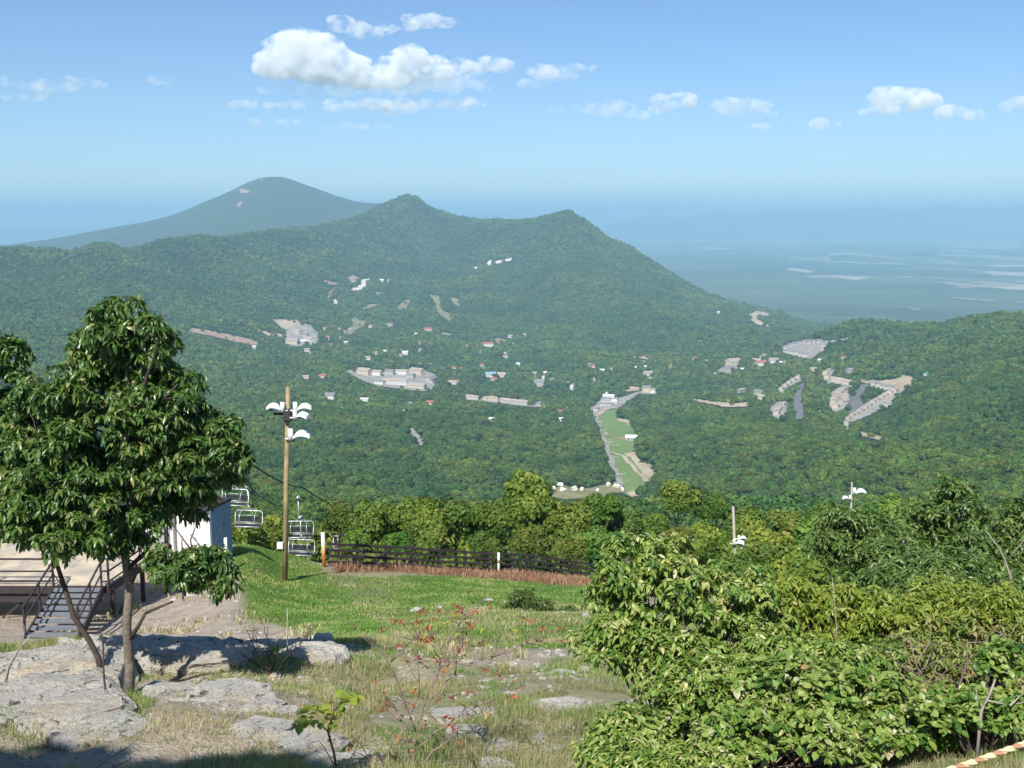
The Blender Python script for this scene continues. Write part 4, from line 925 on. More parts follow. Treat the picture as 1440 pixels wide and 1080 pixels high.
for i, (u, vt, Y, w, lab) in enumerate([
 (430, 786, 62, 50, "low yellow-green tree directly under the lift chairs"), (376, 722, 68, 70, "yellow-green tree behind the chair beside the lift hut"),
 (352, 735, 64, 50, "small bushy tree at the right foot of the lift hut"),
 (478, 716, 74, 60, "small yellow-green tree just right of the pair of lift chairs"), (530, 707, 72, 84, "rounded green tree over the left end of the black fence"),
 (590, 708, 70, 80, "light olive tree over the fence, next right from its left end"), (640, 700, 72, 90, "broad yellow-green tree over the fence left of the striped post"),
 (690, 708, 71, 74, "olive tree right above the striped fence post"), (742, 680, 76, 92, "tallest yellow-green tree above the fence, in front of the rocky clearing"),
 (795, 706, 76, 86, "bright dark-green leafy tree right of the tallest one"), (745, 738, 68, 60, "low green tree against the fence below the tallest one"),
 (838, 700, 82, 70, "green tree touching the foot of the ski run"), (880, 712, 84, 64, "green tree just right of the foot of the ski run"), (845, 740, 72, 76, "leafy tree behind the tip of the big bush"),
 (610, 742, 66, 60, "low bushy tree leaning over the middle of the fence"), (560, 745, 65, 56, "low bushy tree behind the fence rails, left of the middle"), (500, 742, 63, 44, "low bush tree behind the orange topped post"), (680, 748, 66, 50, "low tree behind the striped fence post"),
 (800, 752, 68, 60, "low tree at the right end of the fence"),
 (915, 718, 90, 60, "green tree right of the ski run foot, left of the dark one"), (955, 678, 92, 62, "dark shaded tree standing taller than the ones around the ski run foot"),
 (1003, 690, 92, 60, "yellow-green tree with a ragged top left of the bare pole"), (1000, 730, 70, 80, "green tree behind the top of the big bush"), (1052, 712, 84, 70, "tree just right of the bare pole"),
 (1085, 728, 72, 84, "tree with an olive crown right of the leaning lamp pole"), (1110, 712, 92, 70, "mid green tree halfway between the two right poles"),
 (1150, 735, 78, 84, "dark green tree left of the right lamp pole"), (1165, 702, 104, 64, "green tree behind and left of the right lamp pole"), (1060, 758, 60, 80, "low olive tree behind the leaning lamp pole"), (1130, 765, 58, 90, "dark low tree in the hollow below the right lamp pole"),
 (1262, 690, 110, 84, "pale green tree right of the right lamp pole"), (1215, 716, 96, 60, "small green tree at the foot of the right lamp pole"), (950, 742, 66, 74, "tree peeping over the left part of the big bush"), (905, 748, 64, 66, "low tree behind the left tip of the big bush")]):
    htree(u, vt - (14 if 440 < u < 860 and vt < 735 else 4), Y, w * 1.12, lab, hedge, squash=.92 + .3 * ((i * 7) % 5) / 5)
# the nearest rows of the wood below, still separate trees
xs = []
rr = random.Random(5); Y = 92.0
while Y < 300:
    s = 6.0 + (Y - 92) * .012; x = -.5 * Y - 10
    while x < .5 * Y + 10:
        xs.append((x + rr.uniform(-2, 2), Y + rr.uniform(-2, 2))); x += s * 1.25
    Y += s * 1.6
cnt = 0
for x, y in xs:
    if cnt > 250: break
    g0 = float(Hq(x, y)); rad = rr.uniform(3.0, 4.6); top = g0 + rad * 2 + rr.uniform(0, 2)
    z_lim = -(0.262 if abs(x / y) < .2 else .262) * y - 1
    if top > z_lim and y < 140: top = z_lim
    vv = (540 - F * ((y * sp_ + top * cp) / (y * cp - top * sp_)))
    if vv < 690: top = -.2625 * y
    k = NTREE % 6; NTREE += 1; cnt += 1
    t = empty("broadleaf_tree", (x, y, g0), NTREE * 1.7, "rounded green broadleaf crown among the many in the wood below the fence", "tree", "trees of the wood below the fence")
    for src, nm in zip(PROTO[k], ("crown", "trunk")):
        c_ = src.copy(); COL.objects.link(c_); c_.parent = t; zc = top - rad - g0; c_.location = (0, 0, zc); c_.scale = (rad,) * 3 if nm == "crown" else (rad, rad, max(zc, .5) + .2)

# ------------------------------------------------------------ close plants built leaf by leaf
def limbs(mb, p0, p1, r0, r1, seg=6, wob=.06, n=7, rnd=None):
    rnd = rnd or random; p0, p1 = Vector(p0), Vector(p1); L = (p1 - p0).length; pts = []
    for i in range(seg + 1):
        t_ = i / seg; q = p0.lerp(p1, t_)
        if 0 < i < seg: q += Vector((rnd.uniform(-1, 1), rnd.uniform(-1, 1), rnd.uniform(-.5, .5))) * wob * L
        pts.append(q)
    mb.tube(pts, [r0 + (r1 - r0) * i / seg for i in range(seg + 1)], n); return pts
def leafy(name, blobs, Y0, nsub, subr, ncl, nl, size, kind, mat, origin, parent, seed=1, droop=.6, width=1.0, toplight=True, depth=.8, inner=.25, twig=None, twm=None, spread=1.0):
    """crown filled with leaf whorls; blobs are (u, v, Y, half width px, half height px)"""
    r = np.random.default_rng(seed); C, Rr = [], []
    vol = np.array([b[3] * b[4] for b in blobs], float); cntb = np.maximum(2, (nsub * vol / vol.sum())).astype(int)
    for b, m in zip(blobs, cntb):
        c = np.array(P(b[0], b[1], b[2])); rx, rz = b[3] * b[2] / F, b[4] * b[2] / F
        d = rand_unit(m, r); rad = r.uniform(inner, 1, m) ** .45
        q = c + d * rad[:, None] * np.array([rx, rx * depth, rz]) * .86; C.append(q); Rr.append(np.full(m, subr) * r.uniform(.65, 1.3, m))
    C = np.concatenate(C); Rr = np.concatenate(Rr); k = np.repeat(np.arange(len(C)), ncl); d = rand_unit(len(k), r)
    d[:, 2] = np.where(d[:, 2] < -.25, np.abs(d[:, 2]), d[:, 2])
    p = C[k] + d * (Rr[k] * r.uniform(.55, 1.05, len(k)))[:, None] * np.array([1, 1, .75])
    ax = d + np.array([0, 0, .5]); st = np.clip(r.uniform(0, 1, len(C))[k] * .6 + r.uniform(0, 1, len(k)) * .45 + .12 * d[:, 2], 0, 1)
    V, Fa, T = whorls(p, ax, nl, size, kind, droop, spread, st, width, r)
    o = npmesh(name, V - np.array(origin), Fa, mat, parent, tint=T)
    return C
OAK = leafmat("oak_leaves", [(0, (0.030, 0.075, 0.016)), (0.35, (0.055, 0.125, 0.022)), (0.7, (0.105, 0.185, 0.035)), (0.85, (0.24, 0.27, 0.08)), (1, (0.48, 0.42, 0.22))], .18, .36, .5)
M_oakbark = plain("lichen_grey_bark", (0.20, 0.17, 0.135), .9, .1, var=.5, scale=14, bump=1.0)
M_dark = plain("dark_wet_bark", (0.085, 0.065, 0.055), .85, .2, var=.35, scale=14, bump=.8)
M_grey = plain("weathered_grey_twig", (0.36, 0.32, 0.28), .9, .1, var=.25, scale=14)
# the oak
oy = 12.6; foot = G(180, 975); foot = ground(foot.x, foot.y, -.05)
oak = empty("oak_tree", foot, 0, "bushy oak with drooping leaves and a grey trunk on the rocks at the left", "tree")
f = Vector(foot); dp = f.y
m = MB()
tp = [P(178, 975, dp) - f, P(183, 940, dp) - f, P(178, 880, dp) - f, P(182, 830, dp) - f, P(176, 780, dp) - f, P(185, 720, dp) - f, P(178, 640, dp) - f, P(180, 560, dp) - f, P(176, 480, dp) - f]
tp[0].z -= .3
m.tube(tp, [.075, .060, .054, .052, .048, .048, .04, .03, .015], 10)
m.build("trunk", M_oakbark, oak, True)
m = MB(); rr = random.Random(3)
for a, b in (((180, 800), (270, 775)), ((180, 800), (230, 740)), ((178, 760), (90, 690)), ((182, 720), (300, 640)), ((180, 690), (60, 620)), ((180, 650), (250, 540)), ((180, 640), (110, 540)), ((180, 600), (220, 480)), ((180, 580), (140, 480)), ((180, 700), (330, 620)), ((180, 740), (250, 700)), ((178, 760), (40, 740)), ((270, 775), (320, 800))):
    q0 = P(a[0], a[1], dp) - f; q1 = P(b[0], b[1], dp + rr.uniform(-.7, .7)) - f
    pts = limbs(m, q0, q1, .032, .01, 5, .05, 6, rr)
    for s_ in range(5):
        i = rr.randint(1, 5); limbs(m, pts[i], pts[i] + Vector((rr.uniform(-.35, .35), rr.uniform(-.35, .35), rr.uniform(.05, .4))), .010, .004, 3, .06, 4, rr)
m.build("branches", M_dark, oak, True)
m = MB(); limbs(m, P(182, 900, dp) - f, P(205, 862, dp - .1) - f, .03, .02, 2, .03, 6, rr); limbs(m, P(205, 862, dp - .1) - f, P(243, 846, dp - .2) - f, .02, .012, 2, .03, 6, rr); m.build("dead_stub", M_dark, oak, True)
leafy("crown", [(176, 462, dp, 68, 50), (150, 500, dp + .3, 62, 52), (205, 500, dp, 46, 60), (120, 560, dp, 78, 58), (230, 570, dp, 76, 62), (285, 622, dp, 60, 50), (60, 580, dp + .5, 50, 52), (160, 620, dp, 110, 70), (75, 660, dp, 78, 62), (240, 660, dp + .2, 90, 42), (10, 640, dp + .3, 50, 60), (150, 700, dp, 90, 40), (320, 645, dp, 36, 26), (322, 668, dp + .4, 22, 22), (30, 720, dp - .2, 60, 42), (95, 750, dp - .3, 72, 36), (175, 745, dp, 50, 42), (205, 728, dp, 36, 26), (270, 800, dp - .2, 58, 36), (232, 712, dp + .3, 30, 30), (255, 698, dp + .5, 30, 22), (285, 694, dp + .5, 26, 18), (262, 722, dp + .5, 18, 16), (235, 785, dp - .1, 26, 22), (305, 815, dp - .2, 36, 26)],
      dp, 760, .145, 13, 7, .105, 'long', OAK, f, oak, 5, droop=.75, depth=.9, inner=.35)
# twin tree at the picture's left edge
f2 = ground(-7.6, 13.8, -.05); t2 = empty("oak_tree", f2, 0, "second, lower oak crown cut by the left edge of the photo", "tree")
d2 = 13.8; m = MB(); limbs(m, (0, 0, -.3), P(-60, 760, d2) - f2, .07, .05, 5, .02, 8, rr); limbs(m, P(-60, 760, d2) - f2, P(-10, 560, d2) - f2, .05, .02, 5, .03, 8, rr); m.build("trunk", M_oakbark, t2, True)
leafy("crown", [(5, 512, d2, 46, 34), (-50, 540, d2, 70, 60), (10, 570, d2, 42, 40), (-60, 640, d2, 90, 70), (-10, 700, d2, 70, 50)], d2, 130, .17, 11, 7, .125, 'long', OAK, f2, t2, 6, droop=.75, depth=.9, inner=.35)
# slim leaning trunk in front of the stairs, with its own thin crown inside the oak's leaves
def sapling(name, px, radii, Y, mat, label, cat, tw=(), leaf=None, seed=0, twr=.008):
    a = G(px[0][0], px[0][1]); Yb = Y if Y else a.y
    q = [P(u, v, Yb) for u, v in px]; base = ground(q[0].x, q[0].y); q[0] = Vector((base.x, base.y, base.z - .1))
    t = empty(name, base, 0, label, cat); m = MB()
    m.tube([p - base for p in q], radii, 7); m.build("stem", mat, t, True)
    if tw:
        m = MB(); rs = random.Random(seed)
        for line in tw:
            pts = [P(u, v, Yb + rs.uniform(-.12, .12)) - base for u, v in line]
            n = len(pts); m.tube(pts, [twr * (1 - .7 * i / max(1, n - 1)) for i in range(n)], 5)
        m.build("twigs", mat, t, True)
    return t, base, Yb
t, b_, Y_ = sapling("young_tree", [(148, 962), (138, 925), (125, 900), (104, 868), (92, 830), (78, 788), (72, 750)], [.045, .04, .035, .035, .03, .025, .015], 12.9, M_dark, "slim dark leaning tree trunk crossing in front of the wooden stairs", "tree", tw=[[(92, 830), (70, 800), (60, 770)], [(78, 788), (95, 760), (110, 740)], [(104, 868), (118, 850)], [(125, 905), (112, 915)]])
leafy("crown", [(75, 745, Y_, 50, 26), (110, 735, Y_, 40, 24), (30, 742, Y_, 36, 24)], Y_, 36, .14, 10, 7, .115, 'long', OAK, b_, t, 8, droop=.8)
sapling("dead_sapling", [(153, 1025), (150, 985), (146, 950), (145, 905), (140, 880)], [.014, .014, .011, .009, .005], 10.9, M_dark, "thin dead stem with bare side twigs standing left of the oak's trunk", "sapling", tw=[[(147, 905), (158, 890), (172, 880)], [(145, 925), (160, 905), (178, 882)], [(145, 900), (133, 885)], [(148, 950), (138, 940)]], seed=2, twr=.006)
sapling("dead_branch", [(0, 950), (12, 938), (25, 915), (42, 895)], [.02, .018, .014, .008], 12.2, M_grey, "bare grey branch leaning up from the left edge below the stairs", "branch", tw=[[(25, 915), (33, 897), (36, 880)]], seed=3)
def snag(u, v, Y, seed, label, span=(70, 60), n=9, mat=None, name="dead_shrub"):
    rs = random.Random(seed); base = P(u, v, Y); base = ground(base.x, base.y, -.05)
    t = empty(name, base, 0, label, "shrub"); m = MB(); sx_, sz_ = span[0] * Y / F, span[1] * Y / F
    for k in range(n):
        e = Vector((rs.uniform(-1, 1) * sx_, rs.uniform(-.4, .4) * sx_, sz_ * rs.uniform(.5, 1.1)))
        pts = limbs(m, (0, 0, 0), e, .011, .004, 5, .07, 5, rs)
        for s_ in range(5):
            i = rs.randint(2, 5); L = sz_ * .3; limbs(m, pts[i], pts[i] + Vector((rs.uniform(-L, L), rs.uniform(-L, L), rs.uniform(-L * .2, L))), .005, .002, 3, .08, 4, rs)
    m.build("branches", mat or M_grey, t, True); return t, base
snag(385, 950, 13.6, 11, "bare twiggy dead shrub beside the right end of the shaded rock ridge", (70, 75), 8, M_dark)
snag(345, 925, 14.6, 12, "small bare dead shrub on the dirt behind the pointed slab", (45, 40), 6, M_dark)
snag(95, 1075, 8.4, 13, "tangle of dry twigs in the shade at the lower left corner", (150, 40), 16)
snag(250, 1085, 8.0, 14, "tangle of dry twigs in the shade at the bottom, under the grass patch", (120, 40), 12)
sapling("dead_shrub", [(405, 935), (404, 900), (404, 855)], [.012, .01, .007], 14.5, M_grey, "single upright thin bare stem in front of the light pole's grass", "stem")
# red leaved bare shrub in the middle
RED = leafmat("autumn_red_leaves", [(0, (0.20, 0.045, 0.03)), (0.5, (0.34, 0.09, 0.05)), (0.85, (0.50, 0.22, 0.08)), (1, (0.55, 0.42, 0.12))], .25, .5, .3)
SHR = leafmat("yellow_green_leaves", [(0, (0.12, 0.20, 0.03)), (0.5, (0.26, 0.34, 0.05)), (0.85, (0.48, 0.46, 0.07)), (1, (0.62, 0.38, 0.08))], .35, .45, .35)
by = 9.0; base = P(582, 1085, by); base = ground(base.x, base.y, -.05)
M_pink = plain("pinkish_brown_twig", (0.27, 0.19, 0.16), .9, .1, var=.35, scale=12)
t = empty("bare_shrub", base, 0, "nearly leafless shrub with grey twigs and a few red leaves in the middle foreground", "shrub")
m = MB(); rs = random.Random(9); tips = []
for line in [[(582, 1085), (586, 1030), (600, 985), (640, 950), (690, 925), (740, 870)], [(582, 1085), (570, 1030), (590, 960), (588, 900), (592, 858)], [(590, 1050), (640, 1010), (690, 985), (730, 970)],
             [(586, 1030), (560, 960), (540, 920), (500, 880)], [(600, 985), (620, 930), (650, 870), (690, 845)], [(640, 950), (650, 900), (640, 860)], [(575, 1060), (560, 1000), (545, 985)], [(690, 925), (740, 905), (790, 900)],
             [(570, 930), (610, 925), (680, 940)], [(582, 1085), (620, 1050), (660, 1005), (700, 1000)], [(550, 930), (580, 900), (660, 880)], [(582, 1085), (530, 1075), (500, 1040)]]:
    off = rs.uniform(-.25, .25); pts = [P(u, v, by + off * i / len(line)) - base for i, (u, v) in enumerate(line)]
    fine = [pts[0]]
    for i in range(len(pts) - 1):
        for q in range(1, 5): fine.append(pts[i].lerp(pts[i + 1], q / 4) + (Vector((rs.uniform(-1, 1), rs.uniform(-1, 1), rs.uniform(-1, 1))) * .018 if q < 4 else Vector()))
    pts = fine; n_ = len(pts); m.tube(pts, [.009 * (1 - .78 * i / (n_ - 1)) for i in range(n_)], 6)
    for s_ in range(12):
        i = rs.randint(3, n_ - 1); L = .24; q = limbs(m, pts[i], pts[i] + Vector((rs.uniform(-L, L), rs.uniform(-L, L) * .6, rs.uniform(-.05, L))), .0035, .002, 4, .06, 4, rs); tips.append(q[-1])
    tips.append(pts[-1])
m.build("branches", M_pink, t, True)
tips = np.array([list(p) for p in tips]); sel_ = rng.random(len(tips)) < .45
V, Fa, T = whorls(np.concatenate([tips[sel_], np.array([list(P(592 + rs.uniform(-16, 16), 880 + rs.uniform(-25, 25), by) - base) for _ in range(14)])]), np.tile([0, 0, 1.], (sel_.sum() + 14, 1)), 4, .055, 'long', .7, 1.0)
npmesh("red_leaves", V, Fa, RED, t, tint=T)
V, Fa, T = whorls(tips[~sel_][::3], np.tile([0, 0, 1.], (len(tips[~sel_][::3]), 1)), 4, .06, 'long', .5, 1.0); npmesh("green_leaves", V, Fa, SHR, t, tint=T)
# yellow leaved sapling
t, b_, Y_ = sapling("sapling", [(478, 1090), (470, 1060), (461, 1028), (470, 1000), (485, 978)], [.012, .011, .009, .007, .004], 8.3, M_dark, "small sapling with large yellow-green leaves at the bottom, left of the bare shrub", "sapling", tw=[[(461, 1028), (445, 1015), (425, 1005)], [(478, 1090), (455, 1050), (447, 1040)], [(470, 1000), (490, 985), (500, 980)], [(478, 1090), (500, 1055), (505, 1035)]], seed=4, twr=.006)
c_ = np.array([list(P(u, v, Y_ + rs.uniform(-.15, .15)) - b_) for u, v in [(425, 1000), (432, 1010), (445, 1003), (452, 1015), (462, 1008), (470, 1015), (438, 995), (485, 975), (492, 985), (478, 990), (500, 978), (422, 1018), (458, 998), (474, 1003)]])
V, Fa, T = whorls(c_, np.tile([0, -.2, 1.], (len(c_), 1)), 5, .085, 'broad', .35, 1.2); npmesh("leaves", V, Fa, SHR, t, tint=T)
# meadow bush
BUSH = leafmat("dull_bush_leaves", [(0, (0.03, 0.07, 0.012)), (0.6, (0.08, 0.13, 0.025)), (1, (0.17, 0.20, 0.05))], .25, .45, .4)
def bush(blobs, nsub, subr, ncl, nl, size, kind, mat, label, seed, droop=.5, name="bush", width=1., depth=.8, twmat=None, stems=7, spread=1., inner=.25, foot=None):
    Yb = blobs[0][2]; u0 = sum(b[0] for b in blobs) / len(blobs); p = foot or P(u0, 900, Yb); base = ground(p.x, p.y)
    t = empty(name, base, 0, label, "shrub" if name != "bush" else "bush")
    C = leafy("foliage", blobs, Yb, nsub, subr, ncl, nl, size, kind, mat, base, t, seed, droop, width, depth=depth, spread=spread, inner=inner)
    m = MB(); rs = random.Random(seed)
    for k in range(min(stems * 5, len(C))):
        q = Vector(C[rs.randrange(len(C))]) - base; limbs(m, (rs.uniform(-.2, .2), rs.uniform(-.15, .15), -.1), q, .014, .004, 5, .05, 5, rs)
    m.build("stems", twmat or M_dark, t, True); return t, base, C
bush([(735, 845, 33, 20, 20), (728, 858, 33, 16, 12)], 16, .28, 14, 6, .13, 'long', BUSH, "small dark bush standing alone in the meadow, left and taller one of the pair", 21)
bush([(765, 858, 31.5, 20, 13), (790, 864, 31.5, 14, 6), (748, 866, 31.5, 14, 8)], 16, .25, 14, 6, .13, 'long', BUSH, "low straggly bush in the meadow touching the taller dark one", 22)
# the big bushes at the right
BIG = leafmat("chestnut_bush_leaves", [(0, (0.03, 0.085, 0.015)), (0.28, (0.09, 0.18, 0.028)), (0.56, (0.21, 0.305, 0.055)), (0.82, (0.40, 0.42, 0.13)), (0.93, (0.62, 0.58, 0.36)), (1, (0.62, 0.32, 0.12))], .2, .4, .4)
YEL = leafmat("pale_bush_leaves", [(0, (0.10, 0.17, 0.02)), (0.4, (0.19, 0.27, 0.035)), (0.8, (0.35, 0.38, 0.07)), (1, (0.50, 0.42, 0.14))], .32, .4, .4)
VIN = leafmat("vine_leaves", [(0, (0.03, 0.08, 0.018)), (0.32, (0.09, 0.185, 0.03)), (0.55, (0.22, 0.31, 0.06)), (0.84, (0.32, 0.36, 0.12)), (0.93, (0.55, 0.52, 0.38)), (1, (0.5, 0.25, 0.12))], .2, .4, .35)
BRN = leafmat("browning_leaves", [(0, (0.05, 0.11, 0.02)), (0.4, (0.14, 0.21, 0.045)), (0.68, (0.28, 0.31, 0.09)), (0.82, (0.42, 0.36, 0.17)), (0.92, (0.34, 0.13, 0.08)), (1, (0.42, 0.30, 0.16))], .25, .5, .3)
bush([(895, 790, 8.8, 62, 42), (870, 850, 8.8, 52, 60), (940, 830, 8.8, 80, 62), (900, 910, 8.6, 72, 60), (1000, 850, 8.9, 80, 60), (975, 930, 8.6, 80, 60), (860, 900, 8.7, 36, 44), (810, 908, 8.8, 22, 12), (1060, 870, 9.0, 70, 60), (1030, 810, 9.2, 60, 24), (940, 765, 9.0, 34, 16)],
     270, .12, 13, 6, .068, 'long', BIG, "big green bush with drooping yellow-tipped leaves, left and tallest mass of the right thicket", 31, droop=.6, width=1.15, stems=8, foot=P(950, 1030, 8.9))
bush([(1110, 850, 9.3, 60, 44), (1190, 860, 9.3, 70, 40), (1250, 870, 9.4, 60, 42), (1150, 900, 9.2, 80, 40)], 210, .12, 12, 6, .064, 'long', YEL, "yellow-green bush forming the middle top edge of the right thicket", 32, droop=.7, stems=6, foot=P(1180, 1010, 9.3))
bush([(1120, 970, 8.0, 110, 50), (1010, 985, 8.0, 80, 42), (1220, 980, 8.0, 90, 50), (1080, 1030, 7.6, 120, 40), (960, 1030, 7.8, 70, 36), (1200, 1040, 7.5, 90, 34), (1290, 1030, 7.6, 70, 30)], 150, .11, 9, 5, .062, 'broad', VIN, "tangle of vines with broad glossy green leaves in the lower middle of the right thicket", 33, droop=.25, name="vine_tangle", width=.95, depth=.6, foot=P(1100, 1060, 7.9))
bush([(1000, 960, 8.1, 80, 46), (1100, 930, 8.5, 90, 46), (1200, 940, 8.4, 90, 46), (1060, 1010, 7.9, 90, 40), (1160, 1020, 7.8, 90, 40), (1280, 990, 7.9, 60, 36), (950, 985, 8.1, 60, 40)],
     230, .115, 12, 6, .058, 'long', BIG, "yellow-green leafy growth threaded through the vines in the lower thicket", 41, droop=.5, width=1.1, depth=.6, foot=P(1090, 1050, 8.1))
bush([(1340, 850, 9.3, 80, 36), (1420, 860, 9.0, 50, 40), (1300, 880, 9.0, 60, 36), (1440, 960, 8.5, 40, 60), (1350, 1010, 7.9, 70, 30)],
     150, .12, 11, 6, .058, 'long', YEL, "light green bush rising behind the browning one at the right edge", 42, droop=.5, foot=P(1380, 1030, 8.9))
bush([(880, 1030, 7.9, 64, 34), (850, 1065, 7.6, 60, 26), (930, 1075, 7.4, 60, 24), (1000, 1078, 7.3, 60, 20)], 130, .10, 11, 6, .060, 'long', BIG, "low dark green bush at the bottom edge left of the vines", 34, droop=.4, foot=P(900, 1075, 7.7))
bush([(1330, 900, 9.0, 80, 46), (1400, 880, 9.2, 60, 60), (1290, 940, 8.6, 80, 50), (1380, 970, 8.4, 80, 60), (1440, 930, 8.8, 50, 80)], 330, .12, 10, 5, .056, 'long', BRN, "browning thin leaved bush full of reddish twigs at the right edge", 35, droop=.5, twmat=M_grey, stems=14, foot=P(1370, 1030, 8.8))
bush([(1415, 930, 7.6, 40, 30), (1400, 1000, 7.4, 60, 34), (1330, 1000, 7.5, 50, 26)], 90, .10, 9, 5, .056, 'broad', VIN, "small broad leaved green bush close to the right edge above the rope", 36, droop=.3, foot=P(1400, 1060, 7.5))
# right-hand small trees behind the thicket
MID = leafmat("small_tree_leaves", [(0, (0.035, 0.085, 0.018)), (0.45, (0.09, 0.165, 0.035)), (0.8, (0.20, 0.27, 0.07)), (1, (0.36, 0.36, 0.15))], .28, .38, .5)
for k, (blobs, lab) in enumerate([
 ([(1215, 770, 24, 70, 50), (1180, 745, 24, 36, 26), (1250, 800, 23, 60, 40), (1160, 770, 24, 24, 24)], "dark green small tree behind the thicket, below the right lamp pole"),
 ([(1340, 730, 26, 76, 52), (1330, 690, 26, 34, 18), (1300, 760, 26, 60, 50), (1390, 760, 26, 60, 40)], "tallest of the small trees behind the thicket, its top against the far wood"),
 ([(1420, 770, 22, 46, 44), (1450, 740, 22, 40, 40), (1400, 820, 21, 60, 40)], "small tree behind the thicket at the right edge of the photo"),
 ([(1320, 820, 18, 90, 44), (1240, 830, 18, 50, 26), (1390, 850, 18, 60, 30)], "low green tree with reddish shoots just behind the browning bush")]):
    Yb = blobs[0][2]; q = P(blobs[0][0], 900, Yb); base = ground(q.x, q.y)
    t = empty("small_tree", base, 0, lab, "tree")
    leafy("crown", blobs, Yb, 110, .36 if Yb > 20 else .28, 17, 7, .145 if Yb > 20 else .12, 'long', MID, base, t, 50 + k, droop=.4, inner=.3)
    m = MB(); top = P(blobs[0][0], blobs[0][1], Yb) - base; pts = limbs(m, (0, 0, -.3), top, .09, .04, 6, .02, 7, rs)
    for b in blobs * 3: limbs(m, pts[rs.randint(2, 5)], P(b[0] + rs.uniform(-30, 30), b[1] + rs.uniform(-20, 10), b[2]) - base, .04, .01, 5, .05, 5, rs)
    m.build("trunk", M_dark, t, True)
sapling("dead_branch", [(1440, 880), (1420, 850), (1424, 820), (1414, 790), (1405, 770), (1385, 745)], [.012, .012, .010, .008, .006, .003], 9.3, M_grey, "pale dead branch curving up at the right edge above the browning bush", "branch", tw=[[(1424, 850), (1400, 848), (1375, 865), (1360, 878)], [(1418, 835), (1398, 838), (1380, 855)], [(1414, 790), (1440, 760)]], seed=7, twr=.007)
sapling("dead_branch", [(1375, 1040), (1380, 1000), (1392, 975), (1400, 955)], [.013, .012, .010, .005], 7.2, M_grey, "forked pale dead branch low at the right edge above the rope", "branch", tw=[[(1388, 985), (1420, 992), (1450, 985)], [(1380, 1000), (1372, 970)], [(1420, 992), (1445, 970)]], seed=8, twr=.007)
sapling("dead_shrub", [(1180, 960), (1176, 880), (1173, 840), (1170, 812)], [.004, .004, .0035, .002], 8.6, M_grey, "thin bare stem rising from the yellow-green bush", "stem", tw=[[(1175, 860), (1190, 845), (1196, 835)], [(1176, 880), (1165, 865)]], seed=9, twr=.004)
# rope at the lower right
t = NT("striped_rope_fibre"); wv = t.n("ShaderNodeTexWave"); wv.inputs["Scale"].default_value = 5.5; wv.bands_direction = 'DIAGONAL'; t.l(t.coord(), wv.inputs["Vector"])
M_rope = t.done(t.ramp(wv.outputs[0], [(0.5, (0.72, 0.62, 0.36)), (0.72, (0.42, 0.24, 0.14))]), .8, .2)
a_, b2 = P(1120, 1137, 4.6), P(1470, 1035, 4.6)
m = MB(); axis = (b2 - a_).normalized(); s1 = axis.cross(Vector((0, 1, 0))).normalized(); s2 = axis.cross(s1)
for st_ in range(3):
    m.tube([a_.lerp(b2, i / 90) + (s1 * math.cos(i * .62 + st_ * 2.094) + s2 * math.sin(i * .62 + st_ * 2.094)) * .0070 + Vector((0, 0, -.03 * math.sin(math.pi * i / 90))) for i in range(91)], .0078, 7)
rp = m.build("rope", M_rope, smooth=True); tag(rp, "yellow twisted guard rope across the lower right corner", "rope")
# post that holds the rope, just outside the frame
for (pt, lab) in ((b2, "wooden post holding the guard rope at the right"), (a_, "wooden post holding the guard rope below the frame")):
    gp = ground(pt.x, pt.y); m = MB(); m.tube([(0, 0, -.2), (0, 0, pt.z - gp.z + .06)], .045, 10)
    o = m.build("rope_post", M_oakbark); o.location = gp + Vector((0, .05, 0)); tag(o, lab, "post")

# ------------------------------------------------------------ grass
def grass_mesh(name, n, xr, yr, hgt, cond, mat, label, wid=.006, seed=0, lean=.5):
    r = np.random.default_rng(seed); y = r.uniform(*yr, n); x = r.uniform(-1, 1, n) * (.55 * y + 1) if xr is None else r.uniform(*xr, n)
    z = Hq(x, y); den_ = y * cp - z * sp_; u = 720 + F * x / den_; v = 540 - F * (y * sp_ + z * cp) / den_
    dn = fbm(x / 1.1, y / 1.1, o=3, s=seed + 9); k = cond(x, y, u, v, dn); x, y, z, dn = x[k], y[k], z[k], dn[k]; n = len(x)
    h = hgt * r.uniform(.5, 1.3, n) * (1 + .35 * dn); a = r.uniform(0, 6.28, n); lx, ly = np.cos(a) * h * lean * r.uniform(.2, 1, n), np.sin(a) * h * lean * r.uniform(.2, 1, n)
    w = wid * (y / 12).clip(.7, 3); px, py = -np.sin(a) * w, np.cos(a) * w
    B = np.stack([x, y, z - .02], -1); O = lambda X, Y_, Z: np.stack([X, Y_, Z], -1)
    V = np.stack([B - O(px, py, 0 * x), B + O(px, py, 0 * x), B + O(lx * .35 + px * .7, ly * .35 + py * .7, h * .6), B + O(lx * .35 - px * .7, ly * .35 - py * .7, h * .6), B + O(lx, ly, h), B + O(lx * 1.02, ly * 1.02, h)], 1)
    i = np.arange(n)[:, None] * 6; Fa = np.concatenate([i + np.array([0, 1, 2, 3]), i + np.array([3, 2, 4, 5])], 1).reshape(-1, 4)
    T = np.repeat(np.clip(.5 + .35 * dn + r.uniform(-.35, .35, n), 0, 1), 2)
    o = npmesh(name, V.reshape(-1, 3), Fa, mat, tint=T); tag(o, label, "grass", kind='stuff'); return o
GRN = leafmat("green_grass", [(0, (0.08, 0.18, 0.035)), (0.4, (0.13, 0.26, 0.05)), (0.7, (0.23, 0.32, 0.08)), (1, (0.42, 0.41, 0.18))], .3, .6, .2)
DRY = leafmat("dry_grass", [(0, (0.11, 0.17, 0.05)), (0.4, (0.22, 0.26, 0.10)), (0.7, (0.38, 0.34, 0.18)), (1, (0.60, 0.50, 0.34))], .3, .7, .2)
